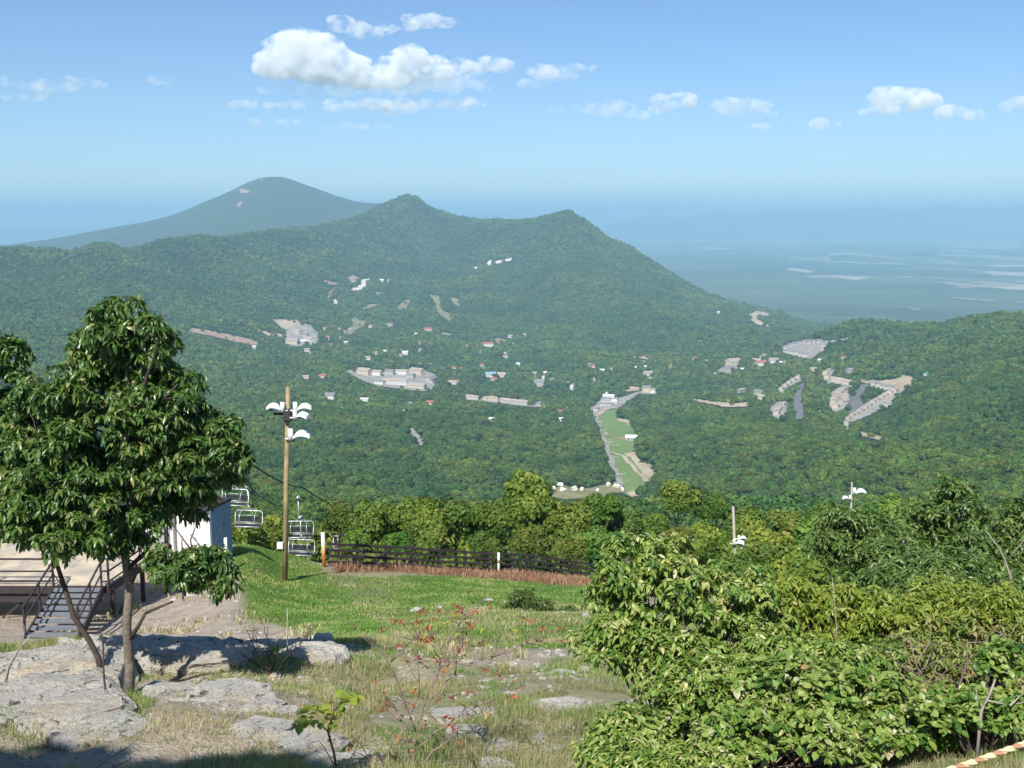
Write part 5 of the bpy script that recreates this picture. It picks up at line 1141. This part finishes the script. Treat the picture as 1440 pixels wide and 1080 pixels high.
REDG = leafmat("red_brown_weeds", [(0, (0.20, 0.10, 0.06)), (0.5, (0.34, 0.19, 0.12)), (1, (0.50, 0.34, 0.22))], .2, .8, .1)
def cell(A, x, y):
    a = np.clip(((x / (y + APEX)) - AG[0]) / (AG[1] - AG[0]), 0, NA - 1).astype(int); q = np.clip((np.log(y + APEX) - QG[0]) / (QG[1] - QG[0]), 0, NQ - 1).astype(int); return A[a, q]
grass_mesh("meadow_grass", 700000, None, (18, 60), .07, lambda x, y, u, v, d: cell(grass, x, y) > rng.uniform(0.05, .8, len(x)), GRN, "short green grass of the meadow and the mound", .007, 1, .8)
grass_mesh("dry_grass", 330000, None, (6.5, 21), .10, lambda x, y, u, v, d: (d > -.2) & (cell(dirt, x, y) < .35), DRY, "tall dry mixed grass between the foreground rocks", .0035, 2, .6)
grass_mesh("dry_grass", 130000, None, (6.5, 14), .06, lambda x, y, u, v, d: (d > .08) & (u < 460), DRY, "short dry grass among the left foreground rocks", .005, 3, .6)
grass_mesh("green_tufts", 90000, None, (7, 16), .10, lambda x, y, u, v, d: (d > .12), GRN, "green grass tufts between the foreground rocks", .005, 4, .6)
grass_mesh("dry_meadow_grass", 260000, None, (17, 52), .09, lambda x, y, u, v, d: (cell(mdry, x, y) + cell(tang, x, y) > .35) & (d > -.3), DRY, "dry yellowish grass in patches over the meadow", .006, 8, .7)
grass_mesh("red_weeds", 90000, None, (44, 62), .26, lambda x, y, u, v, d: cell(red, x, y) > .3, REDG, "strip of red-brown dry weeds along the foot of the fence", .008, 5, .4)
grass_mesh("dirt_weeds", 50000, None, (15, 46), .14, lambda x, y, u, v, d: (cell(dirt, x, y) > .3) & (d > .42), DRY, "sparse dry weeds on the bare dirt", .009, 6, .6)
# loose stones on the dirt and between the rocks
r = np.random.default_rng(77); v0, f0 = ICO[2]; n = 5200
y = np.concatenate([r.uniform(7, 17, n // 2), r.uniform(15, 44, n - n // 2)]); x = r.uniform(-1, 1, n) * (.52 * y)
k = (fbm(x / 1.3, y / 1.3, o=2, s=91) > .0) & ((y < 17) | (cell(dirt, x, y) > .4)); x, y = x[k], y[k]; n = len(x)
s0 = r.uniform(.008, .035, n) * (y / 10) ** .6 * np.where(r.random(n) < .06, 2.4, 1); z = Hq(x, y)
sc3 = np.stack([s0 * r.uniform(.8, 1.6, n), s0 * r.uniform(.7, 1.2, n), s0 * r.uniform(.4, .8, n)], -1)
V = (v0[None] * sc3[:, None, :] * (1 + .25 * r.normal(size=(n, len(v0), 1)) * .6) + np.stack([x, y, z], -1)[:, None, :]).reshape(-1, 3)
o = npmesh("gravel", V, (f0[None] + (np.arange(n) * len(v0))[:, None, None]).reshape(-1, 3), M_rock); tag(o, "loose pale stones scattered over the dirt and between the rocks", "gravel", kind='stuff')
for (u, v, Y, sd, lab, sp__, n__) in [(1330, 1040, 8.0, 32, "bare grey twigs in the browning bush at the right", (80, 170), 8), (1050, 1060, 7.6, 33, "bare brown twigs poking out of the vine tangle", (90, 120), 7), (1415, 900, 8.6, 34, "fine bare twigs at the right edge over the browning bush", (50, 160), 7), (930, 1050, 8.0, 35, "few bare brown twigs beside the low green bush", (60, 90), 5)]:
    snag(u, v, Y, sd, lab, sp__, n__, M_pink)
# a tree standing behind the camera whose shade falls on the lower left corner
# ------------------------------------------------------------ deck with stairs
M_wood = plain("weathered_planks", (0.56, 0.47, 0.36), .85, .15, var=.15, scale=3)
M_step = plain("grey_painted_steps", (0.185, 0.19, 0.20), .8, .3, var=.12, scale=3)
M_beam = plain("dark_stained_beam", (0.055, 0.045, 0.045), .8, .2, var=.2, scale=5)
M_white = plain("white_paint", (0.80, 0.80, 0.78), .5, .4, var=.04)
dk = P(140, 822, 34.4); dz = dk.z
t = empty("wooden_deck", (dk.x, dk.y, dz), 0, "raised weathered plank deck on dark beams with railings at the left edge", "deck")
xl = -20.0 - dk.x; D0, D1 = 0.0, 4.6; sk = 0.13      # right edge runs back to the right
def E(y): return 0.30 + y * sk
m = MB(); nb_ = 38; rs = random.Random(2)
for k in range(nb_):
    y0, y1 = D0 + (D1 - D0) * k / nb_, D0 + (D1 - D0) * (k + 1) / nb_ - .012
    for (xa, xb) in ((xl, -4.2), (-4.19, -1.6), (-1.59, None)):
        xb0, xb1 = (E(y0), E(y1)) if xb is None else (xb, xb)
        zt = -.002 * rs.random()
        tp_ = [(xa, y0, zt), (xb0, y0, zt), (xb1, y1, zt), (xa, y1, zt)]; bt = [(x, y, z - .04) for x, y, z in tp_]
        m.face(tp_); m.face(bt[::-1])
        for i in range(4): m.face([tp_[i], bt[i], bt[(i + 1) % 4], tp_[(i + 1) % 4]])
tt_ = NT("deck_planks"); b_n = tt_.noise(1.1, 5, .6); b_m = tt_.noise(20, 4, .6)
M_deck = tt_.done(tt_.mix(tt_.ramp(b_n, [(.4, (0, 0, 0)), (.6, (1, 1, 1))]), (0.40, 0.345, 0.29), (0.62, 0.52, 0.37)), .85, .15)
m.build("planks", M_deck, t)
m = MB(); m.bar((xl, .0, -.17), (E(0), .0, -.17), .09, .24); m.bar((E(0), 0, -.17), (E(D1), D1, -.17), .09, .24); m.bar((xl, 2.6, -.18), (E(2.6), 2.6, -.18), .1, .22)
m.bar((xl, 0.1, -.45), (E(0) - .3, .1, -.45), .05, .36); m.build("beam", M_beam, t)
for x, y in ((-9.6, .15), (-6.6, .15), (-3.7, .15), (.35, .15), (.5, 2.6), (.75, 4.4), (-5, 3), (-2, 3)):
    gz_ = float(Hq(dk.x + x, dk.y + y)) - dz; m = MB(); m.box((x, y, (gz_ - .2 - .2) / 2), (.13, .13, abs(gz_ - .2) - .1)); m.build("leg", M_beam, t)
for a, b in (((-3.7, .2, -1.5), (-2.2, .2, -.3)), ((.35, .2, -1.5), (.5, 2, -.3)), ((-3.7, .2, -1.5), (-5.0, .2, -.3))): m = MB(); m.bar(a, b, .07); m.build("brace", M_beam, t)
SX0, SX1 = -1.45, .18     # stair opening
def rail(pts, label=None, hz=.86, posts=None):
    m = MB()
    for i in range(len(pts) - 1):
        a, b = Vector(pts[i]), Vector(pts[i + 1])
        m.bar(a + Vector((0, 0, hz)), b + Vector((0, 0, hz)), .06, .05); m.bar(a + Vector((0, 0, hz * .52)), b + Vector((0, 0, hz * .52)), .045, .045); m.bar(a + Vector((0, 0, .1)), b + Vector((0, 0, .1)), .04, .04)
    for p in (posts or pts): m.bar(p, Vector(p) + Vector((0, 0, hz)), .06, .06)
    return m.build("railing", M_beam, t)
rail([(xl, 0, 0), (SX0 - .05, 0, 0)], posts=[(xl, 0, 0), (-7.5, 0, 0), (-5.4, 0, 0), (-3.6, 0, 0), (SX0 - .05, 0, 0)])
rail([(.1, 0, 0), (E(.05), 0.02, 0), (E(D1) - .1, D1, 0)], posts=[(E(0), 0, 0), (E(1.4), 1.4, 0), (E(2.8), 2.8, 0), (E(4.2), 4.2, 0), (E(D1) - .1, D1, 0)])
# stairs
sp0 = P(110, 822, 34.3); bt = G(72, 898); bt = ground(bt.x, bt.y)
st = empty("wooden_stairs", bt, 0, "open stairs of grey treads with dark rails leading down from the deck", "stairs")
top = Vector((sp0.x, sp0.y, dz - .05)); run_v = top - bt; Wd = .78
ddir = Vector((run_v.x, run_v.y, 0)).normalized(); nn = Vector((1, 0, 0))
nst = 8
for k in range(nst):
    c_ = run_v * ((k + .5) / nst); m = MB(); m.box(c_, (Wd * 2, .30, .045), rz=0); m.build("tread", M_step, st)
for s_ in (-1, 1):
    m = MB(); m.bar(nn * Wd * s_ + Vector((0, 0, -.1)), run_v + nn * Wd * s_ + Vector((0, 0, -.1)), .06, .28); m.build("stringer", M_beam, st)
    m = MB(); a = nn * Wd * s_; b = run_v + a
    m.bar(a + Vector((0, 0, .9)), b + Vector((0, 0, .86)), .05); m.bar(a + Vector((0, 0, .5)), b + Vector((0, 0, .47)), .04)
    for q in (.04, .5, .97): pq = a.lerp(b, q); m.bar(pq, pq + Vector((0, 0, .88)), .055)
    m.build("handrail", M_beam, st)
# ------------------------------------------------------------ lift hut
hb = P(288, 771, 43.0); hb = ground(hb.x, hb.y); hx = hb.x; s_ = 43.0 / F
t = empty("lift_hut", hb, 0, "white fronted lift hut behind the oak, side wall coloured in bluish shade", "hut")
M_hutshade = plain("shade_blue_siding", (0.20, 0.30, 0.44), .7, .2, var=.08, scale=2)  # bluish shade of the wall turned from the sun, put into its colour
w_ = 1.45; d_ = 1.5; hh = 2.45; rz_ = -.30
Q = Matrix.Rotation(rz_, 3, 'Z')
def hbx(nm, c, d, mat, par=None, bev=0): m = MB(); m.box(Q @ Vector(c), d, M=Q); return m.build(nm, mat, par or t, bevel=bev)
hbx("front_wall", (0, -d_ / 2, hh / 2 - .2), (w_, .1, hh + .4), M_white)
hbx("side_wall", (w_ / 2 + .003, 0.05, hh / 2 - .2), (.1, d_, hh + .4), M_hutshade)
hbx("side_wall", (-w_ / 2 - .003, .05, hh / 2 - .2), (.1, d_, hh + .4), M_white)
hbx("back_wall", (0, d_ / 2, hh / 2 - .2), (w_ - .1, .1, hh + .38), M_hutshade)
hbx("roof", (.0, -.1, hh + .08), (w_ + .2, d_ + .3, .10), M_beam)
dr = hbx("door", (-.3, -d_ / 2 - .06, .95), (.75, .05, 1.9), plain("pink_white_door", (0.74, 0.66, 0.66), var=.04))
hbx("handle", (-.03, -d_ / 2 - .1, .95), (.04, .05, .12), M_beam, dr)
hbx("corner_trim", (w_ / 2 + .03, -d_ / 2 - .02, hh / 2), (.12, .12, hh), M_white)
pst = MB(); pst.box((0, 0, .6), (.12, .12, 1.6)); o = pst.build("white_post", M_white, bevel=.01); q = P(318, 776, 41.0); o.location = ground(q.x, q.y); tag(o, "short white post beside the right wall of the lift hut", "post")
# second lower hut left, white siding half hidden by leaves
q = P(236, 772, 43.0); q = ground(q.x, q.y); t = empty("equipment_shed", q, -.2, "grey-white shed left of the lift hut, mostly hidden by leaves", "shed")
m = MB(); m.box((0, 0, 1.0), (1.2, 1.2, 2.6)); m.build("wall", WALLS['white'], t); m = MB(); m.box((0, 0, 2.36), (1.35, 1.4, .1)); m.build("roof", M_beam, t)
m = MB(); m.box((.1, -.63, .9), (.7, .05, 1.8)); m.build("door", WALLS['grey'], t)
# drive terminal of the lift, hidden behind the oak crown; its bull wheel carries the ropes
q = P(250, 770, 47.0); tg = ground(q.x, q.y); t = empty("lift_terminal", tg, 0, "dark lift terminal frame with a bull wheel hidden behind the oak's crown", "lift terminal")
rope0 = P(338, 640, 46.0); hz_ = rope0.z - tg.z
m = MB(); m.box((0, 0, hz_ / 2 - .5), (.6, .6, hz_ + 1)); m.bar((0, 0, hz_ + .2), (rope0.x - tg.x + .2, rope0.y - tg.y, hz_ + .2), .35, .45); m.build("frame", M_beam, t)
m = MB(); wc = Vector((rope0.x - tg.x - 1.2, rope0.y - tg.y, hz_ - .05)); m.tube([wc + Vector((0, 0, -.08)), wc + Vector((0, 0, .08))], 1.15, 28); m.build("bull_wheel", WALLS['grey'], t)
# ------------------------------------------------------------ chairlift: ropes and chairs
M_steel = plain("galvanised_steel", (0.55, 0.56, 0.57), .45, .5, .6, var=.1)
M_cable = plain("dark_steel_rope", (0.06, 0.06, 0.065), .6, .4, .3, var=.1)
M_slat = plain("black_seat_slats", (0.035, 0.04, 0.05), .6, .3, var=.1)
far_t = G(*at(c7, 640, 240), 200)
A1, B1, E1 = P(338, 640, 46), P(426, 686, 68), Vector((far_t.x, far_t.y, far_t.z + 14))
def cat(a, b, sag, n): return [a.lerp(b, i / n) + Vector((0, 0, -4 * sag * (i / n) * (1 - i / n))) for i in range(n + 1)]
C1 = P(560, 742, 150)
m = MB(); m.tube(cat(A1, B1, .3, 10) + cat(B1, Vector((C1.x, C1.y, C1.z)), .8, 10)[1:], .045, 6); o = m.build("haul_rope", M_cable, smooth=True); tag(o, "dark steel haul rope running down from behind the oak over the right lift chairs", "cable")
A2, B2 = P(340, 672, 46), P(398, 712, 62); C2 = P(500, 775, 120)
m = MB(); m.tube(cat(A2, B2, .3, 10) + cat(B2, C2, .6, 8)[1:], .022, 6); o = m.build("return_rope", M_cable, smooth=True); tag(o, "thin lower cable running down below the haul rope behind the light pole", "cable")
def chair_parts(t, w=1.75):
    """origin at seat centre; hanger rises to z=2"""
    m = MB()
    m.tube([(-w / 2, .05, .72), (-w / 2 + .12, .05, .86), (w / 2 - .12, .05, .86), (w / 2, .05, .72), (w / 2, .0, .0), (w / 2 - .1, -.45, -.05), (-w / 2 + .1, -.45, -.05), (-w / 2, 0, 0), (-w / 2, .05, .72)], .035, 8)
    m.tube([(-w / 2, -.05, .05), (w / 2, -.05, .05)], .025, 6); m.build("frame", M_steel, t, True)
    m = MB()
    for k in range(5): m.box((0, -.42 + k * .1, 0.02), (w - .12, .075, .03))
    m.build("seat", M_slat, t)
    m = MB()
    for k in range(3): m.box((0, .03 + .008 * k, .20 + k * .115), (w - .1, .03, .095))
    m.build("backrest", M_slat, t)
    m = MB()
    m.tube([(-w * .28, 0.05, .86), (-w * .28, -.25, .62), (-w * .28, -.42, .25)], .022, 6); m.tube([(w * .28, 0.05, .86), (w * .28, -.25, .62), (w * .28, -.42, .25)], .022, 6)
    m.tube([(-w * .4, -.42, .25), (w * .4, -.42, .25)], .022, 6); m.tube([(-w * .4, -.2, .62), (w * .4, -.2, .62)], .018, 6); m.build("safety_bar", M_steel, t, True)
    m = MB(); m.tube([(-.3, .05, .86), (-.05, .05, 1.0), (0, .0, 1.3), (0, 0, 2.35)], .04, 8); m.tube([(.3, .05, .86), (.05, .05, 1.0), (0, 0, 1.2)], .04, 8); m.box((0, 0, 2.4), (.18, .4, .16)); m.build("hanger", M_steel, t, True)
CH = None
for (u, v, Y, w, rz, lab) in [(421, 752, 68, 42, .05, "lift chair hanging right of the light pole, upper one of the pair"), (424, 777, 62, 40, -.1, "lift chair hanging right of the light pole, lower one of the pair"),
                          (350, 737, 62, 42, -.12, "lift chair hanging between the lift hut and the light pole"), (331, 707, 55, 42, -.2, "lift chair mostly hidden by the oak, above the one beside the hut"), (484, 768, 76, 32, .1, "small lift chair frame peeping above the left end of the fence")]:
    t = empty("lift_chair", P(u, v, Y), rz, lab, "lift chair", "chairs hanging from the lift", scale=w * Y / F / 1.8)
    if CH is None: chair_parts(t); CH = t
    else:
        for ch in CH.children: c_ = ch.copy(); c_.parent = t; COL.objects.link(c_)
# ------------------------------------------------------------ light poles
M_pole = plain("creosoted_pole_wood", (0.36, 0.27, 0.15), .9, .1, var=.35, scale=2.5, bump=.4)
pg = G(400, 817); pg = ground(pg.x, pg.y); PY = pg.y; sc_ = PY / F
t = empty("light_pole", pg, 0, "tall wooden pole with a cluster of white floodlights on top of the grass mound", "light pole")
ptop = P(405, 544, PY) - pg
m = MB(); m.tube([(0, 0, -.5), ptop * .5, ptop], [.12, .10, .08], 12); m.build("pole", M_pole, t, True)
def flood(par, p, az, flip=1, big=1.0):
    """white cowl floodlight: rounded hood on an arm with a ballast tin behind"""
    e = Vector((math.cos(az), math.sin(az), 0)); sdv = Vector((-e.y, e.x, 0)); m = MB()
    prof = [(0, .0, .08), (.08, .07, .17), (.20, .14, .27), (.36, .19, .33), (.54, .18, .35), (.72, .12, .34), (.86, .04, .30)]
    rows = []
    for (x, z, r_) in prof:
        rows.append([p + e * x * big + Vector((0, 0, z * big)) + (sdv * math.cos(a) * r_ + Vector((0, 0, math.sin(a) * r_ * .8))) * big for a in [math.pi * q / 8 for q in range(9)]])
    for i in range(len(rows) - 1):
        for k in range(8): m.face([rows[i][k], rows[i][k + 1], rows[i + 1][k + 1], rows[i + 1][k]])
    for i in range(len(rows) - 1): m.face([rows[i][0], rows[i + 1][0], rows[i + 1][8], rows[i][8]])
    m.face(rows[0]); m.face(rows[-1])
    h = m.build("floodlight", M_white, par, False)
    l_ = MB(); l_.box(p + e * .5 * big + Vector((0, 0, .02)), (.34, .34, .02)); l_.build("lens", M_glass, h)
    b = MB(); b.tube([p - e * .12 * big + Vector((0, 0, -.05)), p - e * .12 * big + Vector((0, 0, .52 * big))], .13 * big, 12); b.tube([p - e * .3, p + e * .25], .03, 6); b.build("ballast", M_white, h, True)
def pv(u, v, dy=0): return P(u, v, PY + dy) - pg
flood(t, pv(395, 577, -.2), math.pi - .25, big=.64); flood(t, pv(418, 577, -.2), .15, big=.64); flood(t, pv(417, 588, -.55), -.35, big=.62); flood(t, pv(412, 617, -.15), .1, big=.78)
m = MB(); m.bar(pv(385, 582), pv(424, 582), .09, .09); m.bar(pv(399, 590, -.3), pv(418, 590, -.3), .06); m.bar(pv(400, 619), pv(414, 619), .07); m.box(pv(404, 584, -.15), (.28, .25, .5)); m.build("crossarm", M_beam, t)
m = MB(); m.box(pv(394, 767, -.15), (.24, .16, .26)); m.build("junction_box", M_white, t, bevel=.01)
for (u0, v0, u1, v1, Y, lamps, lab, wob) in [(1031, 712, 1040, 800, 62, [(1034, 765, -.3, .7), (1044, 772, .2, .7), (1040, 758, .0, .5)], "leaning bare pole with small white lamps half way down, above the big bush", 0),
                                   (1198, 678, 1198, 760, 92, [(1203, 694, .1, 1.15), (1194, 702, math.pi, .8)], "short wooden pole with a white floodlight rising from the trees at the right", 0)]:
    q = P(u1, v1, Y); g0 = ground(q.x, q.y); tt2 = empty("light_pole", g0, 0, lab, "light pole")
    m = MB(); tp2 = P(u0, v0, Y) - g0; m.tube([(0, 0, -.5), tp2], [.10, .075], 10); m.build("pole", M_grey, tt2, True)
    for (lu, lv, az, bg_) in lamps: flood(tt2, P(lu, lv, Y - .25) - g0, az, big=bg_ * .85)
# ------------------------------------------------------------ fence
fa_, fb_ = (461, 797), (838, 822)
p0, p1 = P(461, 797, 48.6), P(838, 819, 60.5)
def fp(s): q = p0.lerp(p1, s); return ground(q.x, q.y)
base = fp(0)
t = empty("board_fence", base, 0, "black four-rail board fence running down to the right behind the meadow", "fence")
NP = 11; ps = [fp(k / NP) - base for k in range(NP + 1)]
for k, p in enumerate(ps[1:-1]): m = MB(); m.box(p + Vector((0, .06, .5)), (.11, .11, 1.5)); m.build("post", M_beam, t)
for z in (.22, .50, .78, 1.06):
    m = MB()
    for k in range(NP): m.bar(ps[k] + Vector((0, -.02, z)), ps[k + 1] + Vector((0, -.02, z)), .035, .115)
    m.build("rail", M_beam, t)
M_orange = NT("striped_orange_white"); wvz = M_orange.n("ShaderNodeSeparateXYZ"); M_orange.l(M_orange.coord("Object"), wvz.inputs[0])
M_or = M_orange.done(M_orange.ramp(M_orange.math('MULTIPLY', wvz.outputs[2], .6), [(0.0, (0.46, 0.13, 0.04)), (0.35, (0.62, 0.24, 0.06)), (0.6, (0.74, 0.52, 0.28)), (0.75, (0.75, 0.72, 0.66))]), .7, .3)
m = MB(); m.tube([(0, 0, -.2), (-.03, 0, 1.68)], .085, 12); o = m.build("marker_post", M_or, smooth=True); o.location = base + Vector((-.12, -.25, 0)); tag(o, "orange and white marker post at the left end of the black fence", "post")
q = fp(.585); m = MB(); m.tube([(0, 0, -.2), (0, 0, 1.2)], .065, 12); o = m.build("marker_post", M_white, smooth=True); o.location = q + Vector((0, -.2, 0)); tag(o, "short white marker post in the middle of the black fence", "post")
m = MB(); m.tube([(0, 0, .65), (0, 0, .85)], .068, 12); m.build("band", plain("pink_band", (0.5, 0.25, 0.2)), o, True)

# ------------------------------------------------------------ tree behind the viewpoint that shades the lower left corner
tb = ground(-7.2, -1.3); t = empty("broadleaf_tree", tb, 0, "leafy tree beside the viewpoint, outside the photo, shading its lower left corner", "tree")
cr = PROTO[0][0].copy(); COL.objects.link(cr); cr.parent = t; cr.location = (0, 0, 7.0); cr.scale = (3.6, 2.0, 1.8)
tk = PROTO[0][1].copy(); COL.objects.link(tk); tk.parent = t; tk.location = (0, 0, 6.8); tk.scale = (3, 3, 7)

# ------------------------------------------------------------ clouds, far above and beyond the haze
tcl = NT("cloud_vapour"); tcl.t.nodes.remove(tcl.b)
pv_ = tcl.n("ShaderNodeVolumePrincipled"); pv_.inputs["Color"].default_value = (1, 1, 1, 1); pv_.inputs["Anisotropy"].default_value = -0.35
tcl.l(pv_.outputs[0], tcl.out.inputs["Volume"])
oc = tcl.n("ShaderNodeTexCoord"); nz = tcl.n("ShaderNodeTexNoise"); nz.inputs["Scale"].default_value = 4.2 / 1000; nz.inputs["Detail"].default_value = 8; nz.inputs["Roughness"].default_value = .66
tcl.l(tcl.pos(), nz.inputs["Vector"])
tcl.l(tcl.math('MULTIPLY', tcl.ramp(nz.outputs["Fac"], [(.45, (0, 0, 0)), (.62, (1, 1, 1))]), 0.008), pv_.inputs["Density"])
def thin(d):
    m_ = tcl.m.copy()
    for n_ in m_.node_tree.nodes:
        if n_.type == 'MATH': n_.inputs[1].default_value = d
    return m_
CM = {'thick': tcl.m, 'mid': thin(.0065), 'thin': thin(.0038), 'faint': thin(.0022)}
def cloud(blobs, label, Y=18000, seed=0, dens='mid', thick=.8):
    r = np.random.default_rng(seed); v0, f0 = ICO[3]; parts = []
    for (u, v, a, b) in blobs:
        c = np.array(P(u, v, Y)); s = Y / F; n = max(5, int(a / 5))
        for q in range(n):
            f_ = r.uniform(-1, 1); rr_ = math.sqrt(1 - f_ * f_) * .6 + .4
            cc = c + np.array([f_ * a * s * .8, r.uniform(-.5, .5) * a * s * thick, r.uniform(-.25, .45) * b * s * rr_]); ra = (b + 3) * s * r.uniform(.55, 1.0) * rr_
            vv = v0 * (1 + .22 * fbm(v0[:, 0] * 1.7 + q, v0[:, 1] * 1.7, v0[:, 2] * 1.7, 4, seed + q))[:, None] * np.array([1.5, 1.3, .8]) * ra + cc
            parts.append((vv, f0, np.zeros(len(f0))))
    V, Fa, T = join(parts); o0 = V.mean(0); o = npmesh("cloud", V - o0, Fa, CM[dens], smooth=True); o.location = o0
    rm = o.modifiers.new("merge", 'REMESH'); rm.mode = 'VOXEL'; rm.voxel_size = Y / F * 1.6
    return tag(o, label, "cloud")
cloud([(425, 76, 48, 32), (412, 98, 46, 26), (465, 98, 60, 24), (575, 90, 46, 22), (520, 112, 80, 14), (650, 100, 54, 16), (690, 92, 30, 12)], "largest bright cumulus cloud above the high peak", seed=1, dens="thick")
cloud([(520, 124, 150, 14), (430, 130, 70, 10), (640, 118, 70, 14)], "pale veil hanging under the base of the largest cloud", seed=21, Y=18800, dens="faint")
cloud([(485, 34, 28, 14), (520, 46, 34, 9), (600, 30, 38, 11), (560, 42, 30, 8)], "white cloud at the top, above the largest one", seed=2, Y=19000)
cloud([(430, 148, 110, 7), (560, 150, 120, 9), (640, 145, 60, 7), (335, 147, 16, 6)], "long thin flat cloud streak under the largest cloud", seed=3, dens='thin', Y=20000)
cloud([(770, 104, 44, 13), (745, 118, 26, 7), (815, 96, 28, 6)], "small torn cloud right of the largest one", seed=4, dens='thin', Y=18500)
cloud([(870, 152, 34, 10), (848, 158, 20, 5)], "faint low puff left of the dome shaped one", seed=5, dens='faint', Y=20500)
cloud([(950, 140, 32, 13), (930, 150, 20, 6)], "dome shaped puff over the middle right", seed=6, Y=20000)
cloud([(1045, 148, 42, 14), (1080, 158, 34, 6), (1060, 178, 30, 6)], "wispy peaked cloud right of the dome shaped puff", seed=7, dens='thin', Y=20000)
cloud([(1162, 174, 22, 9)], "tiny cloud left of the right-hand cumulus", seed=8, dens='thin', Y=20500)
cloud([(1270, 145, 44, 19), (1240, 155, 36, 9), (1325, 158, 52, 10), (1370, 162, 24, 6)], "bright cumulus cloud at the right of the sky", seed=9, Y=19500)
cloud([(1432, 148, 22, 10)], "cloud cut by the right edge of the photo", seed=10, dens='thin', Y=19500)
cloud([(80, 120, 80, 12), (40, 138, 40, 6), (230, 115, 20, 8)], "faint thin cloud at the upper left", seed=11, dens='faint', Y=21000)
cloud([(380, 172, 60, 6), (520, 178, 80, 5)], "barely visible low veil under the cloud streak", seed=31, Y=20500, dens="faint")
cloud([(820, 152, 60, 8), (900, 160, 50, 6)], "barely visible veil between the torn cloud and the dome shaped puff", seed=32, Y=20500, dens="faint")
# ------------------------------------------------------------ haze
m = MB(); hb_ = 62000.0
m.box((0, 28000, (-640 + 355) / 2), (150000, 70000, 995)); th = NT("haze_air"); th.t.nodes.remove(th.b)
hv = th.n("ShaderNodeVolumePrincipled"); hv.inputs["Color"].default_value = (0.48, 0.78, 1.0, 1); hv.inputs["Density"].default_value = HAZE; hv.inputs["Anisotropy"].default_value = 0.0
th.l(hv.outputs[0], th.out.inputs["Volume"])
hz = m.build("haze", th.m); tag(hz, "pale blue haze filling the air", "haze", kind='stuff')
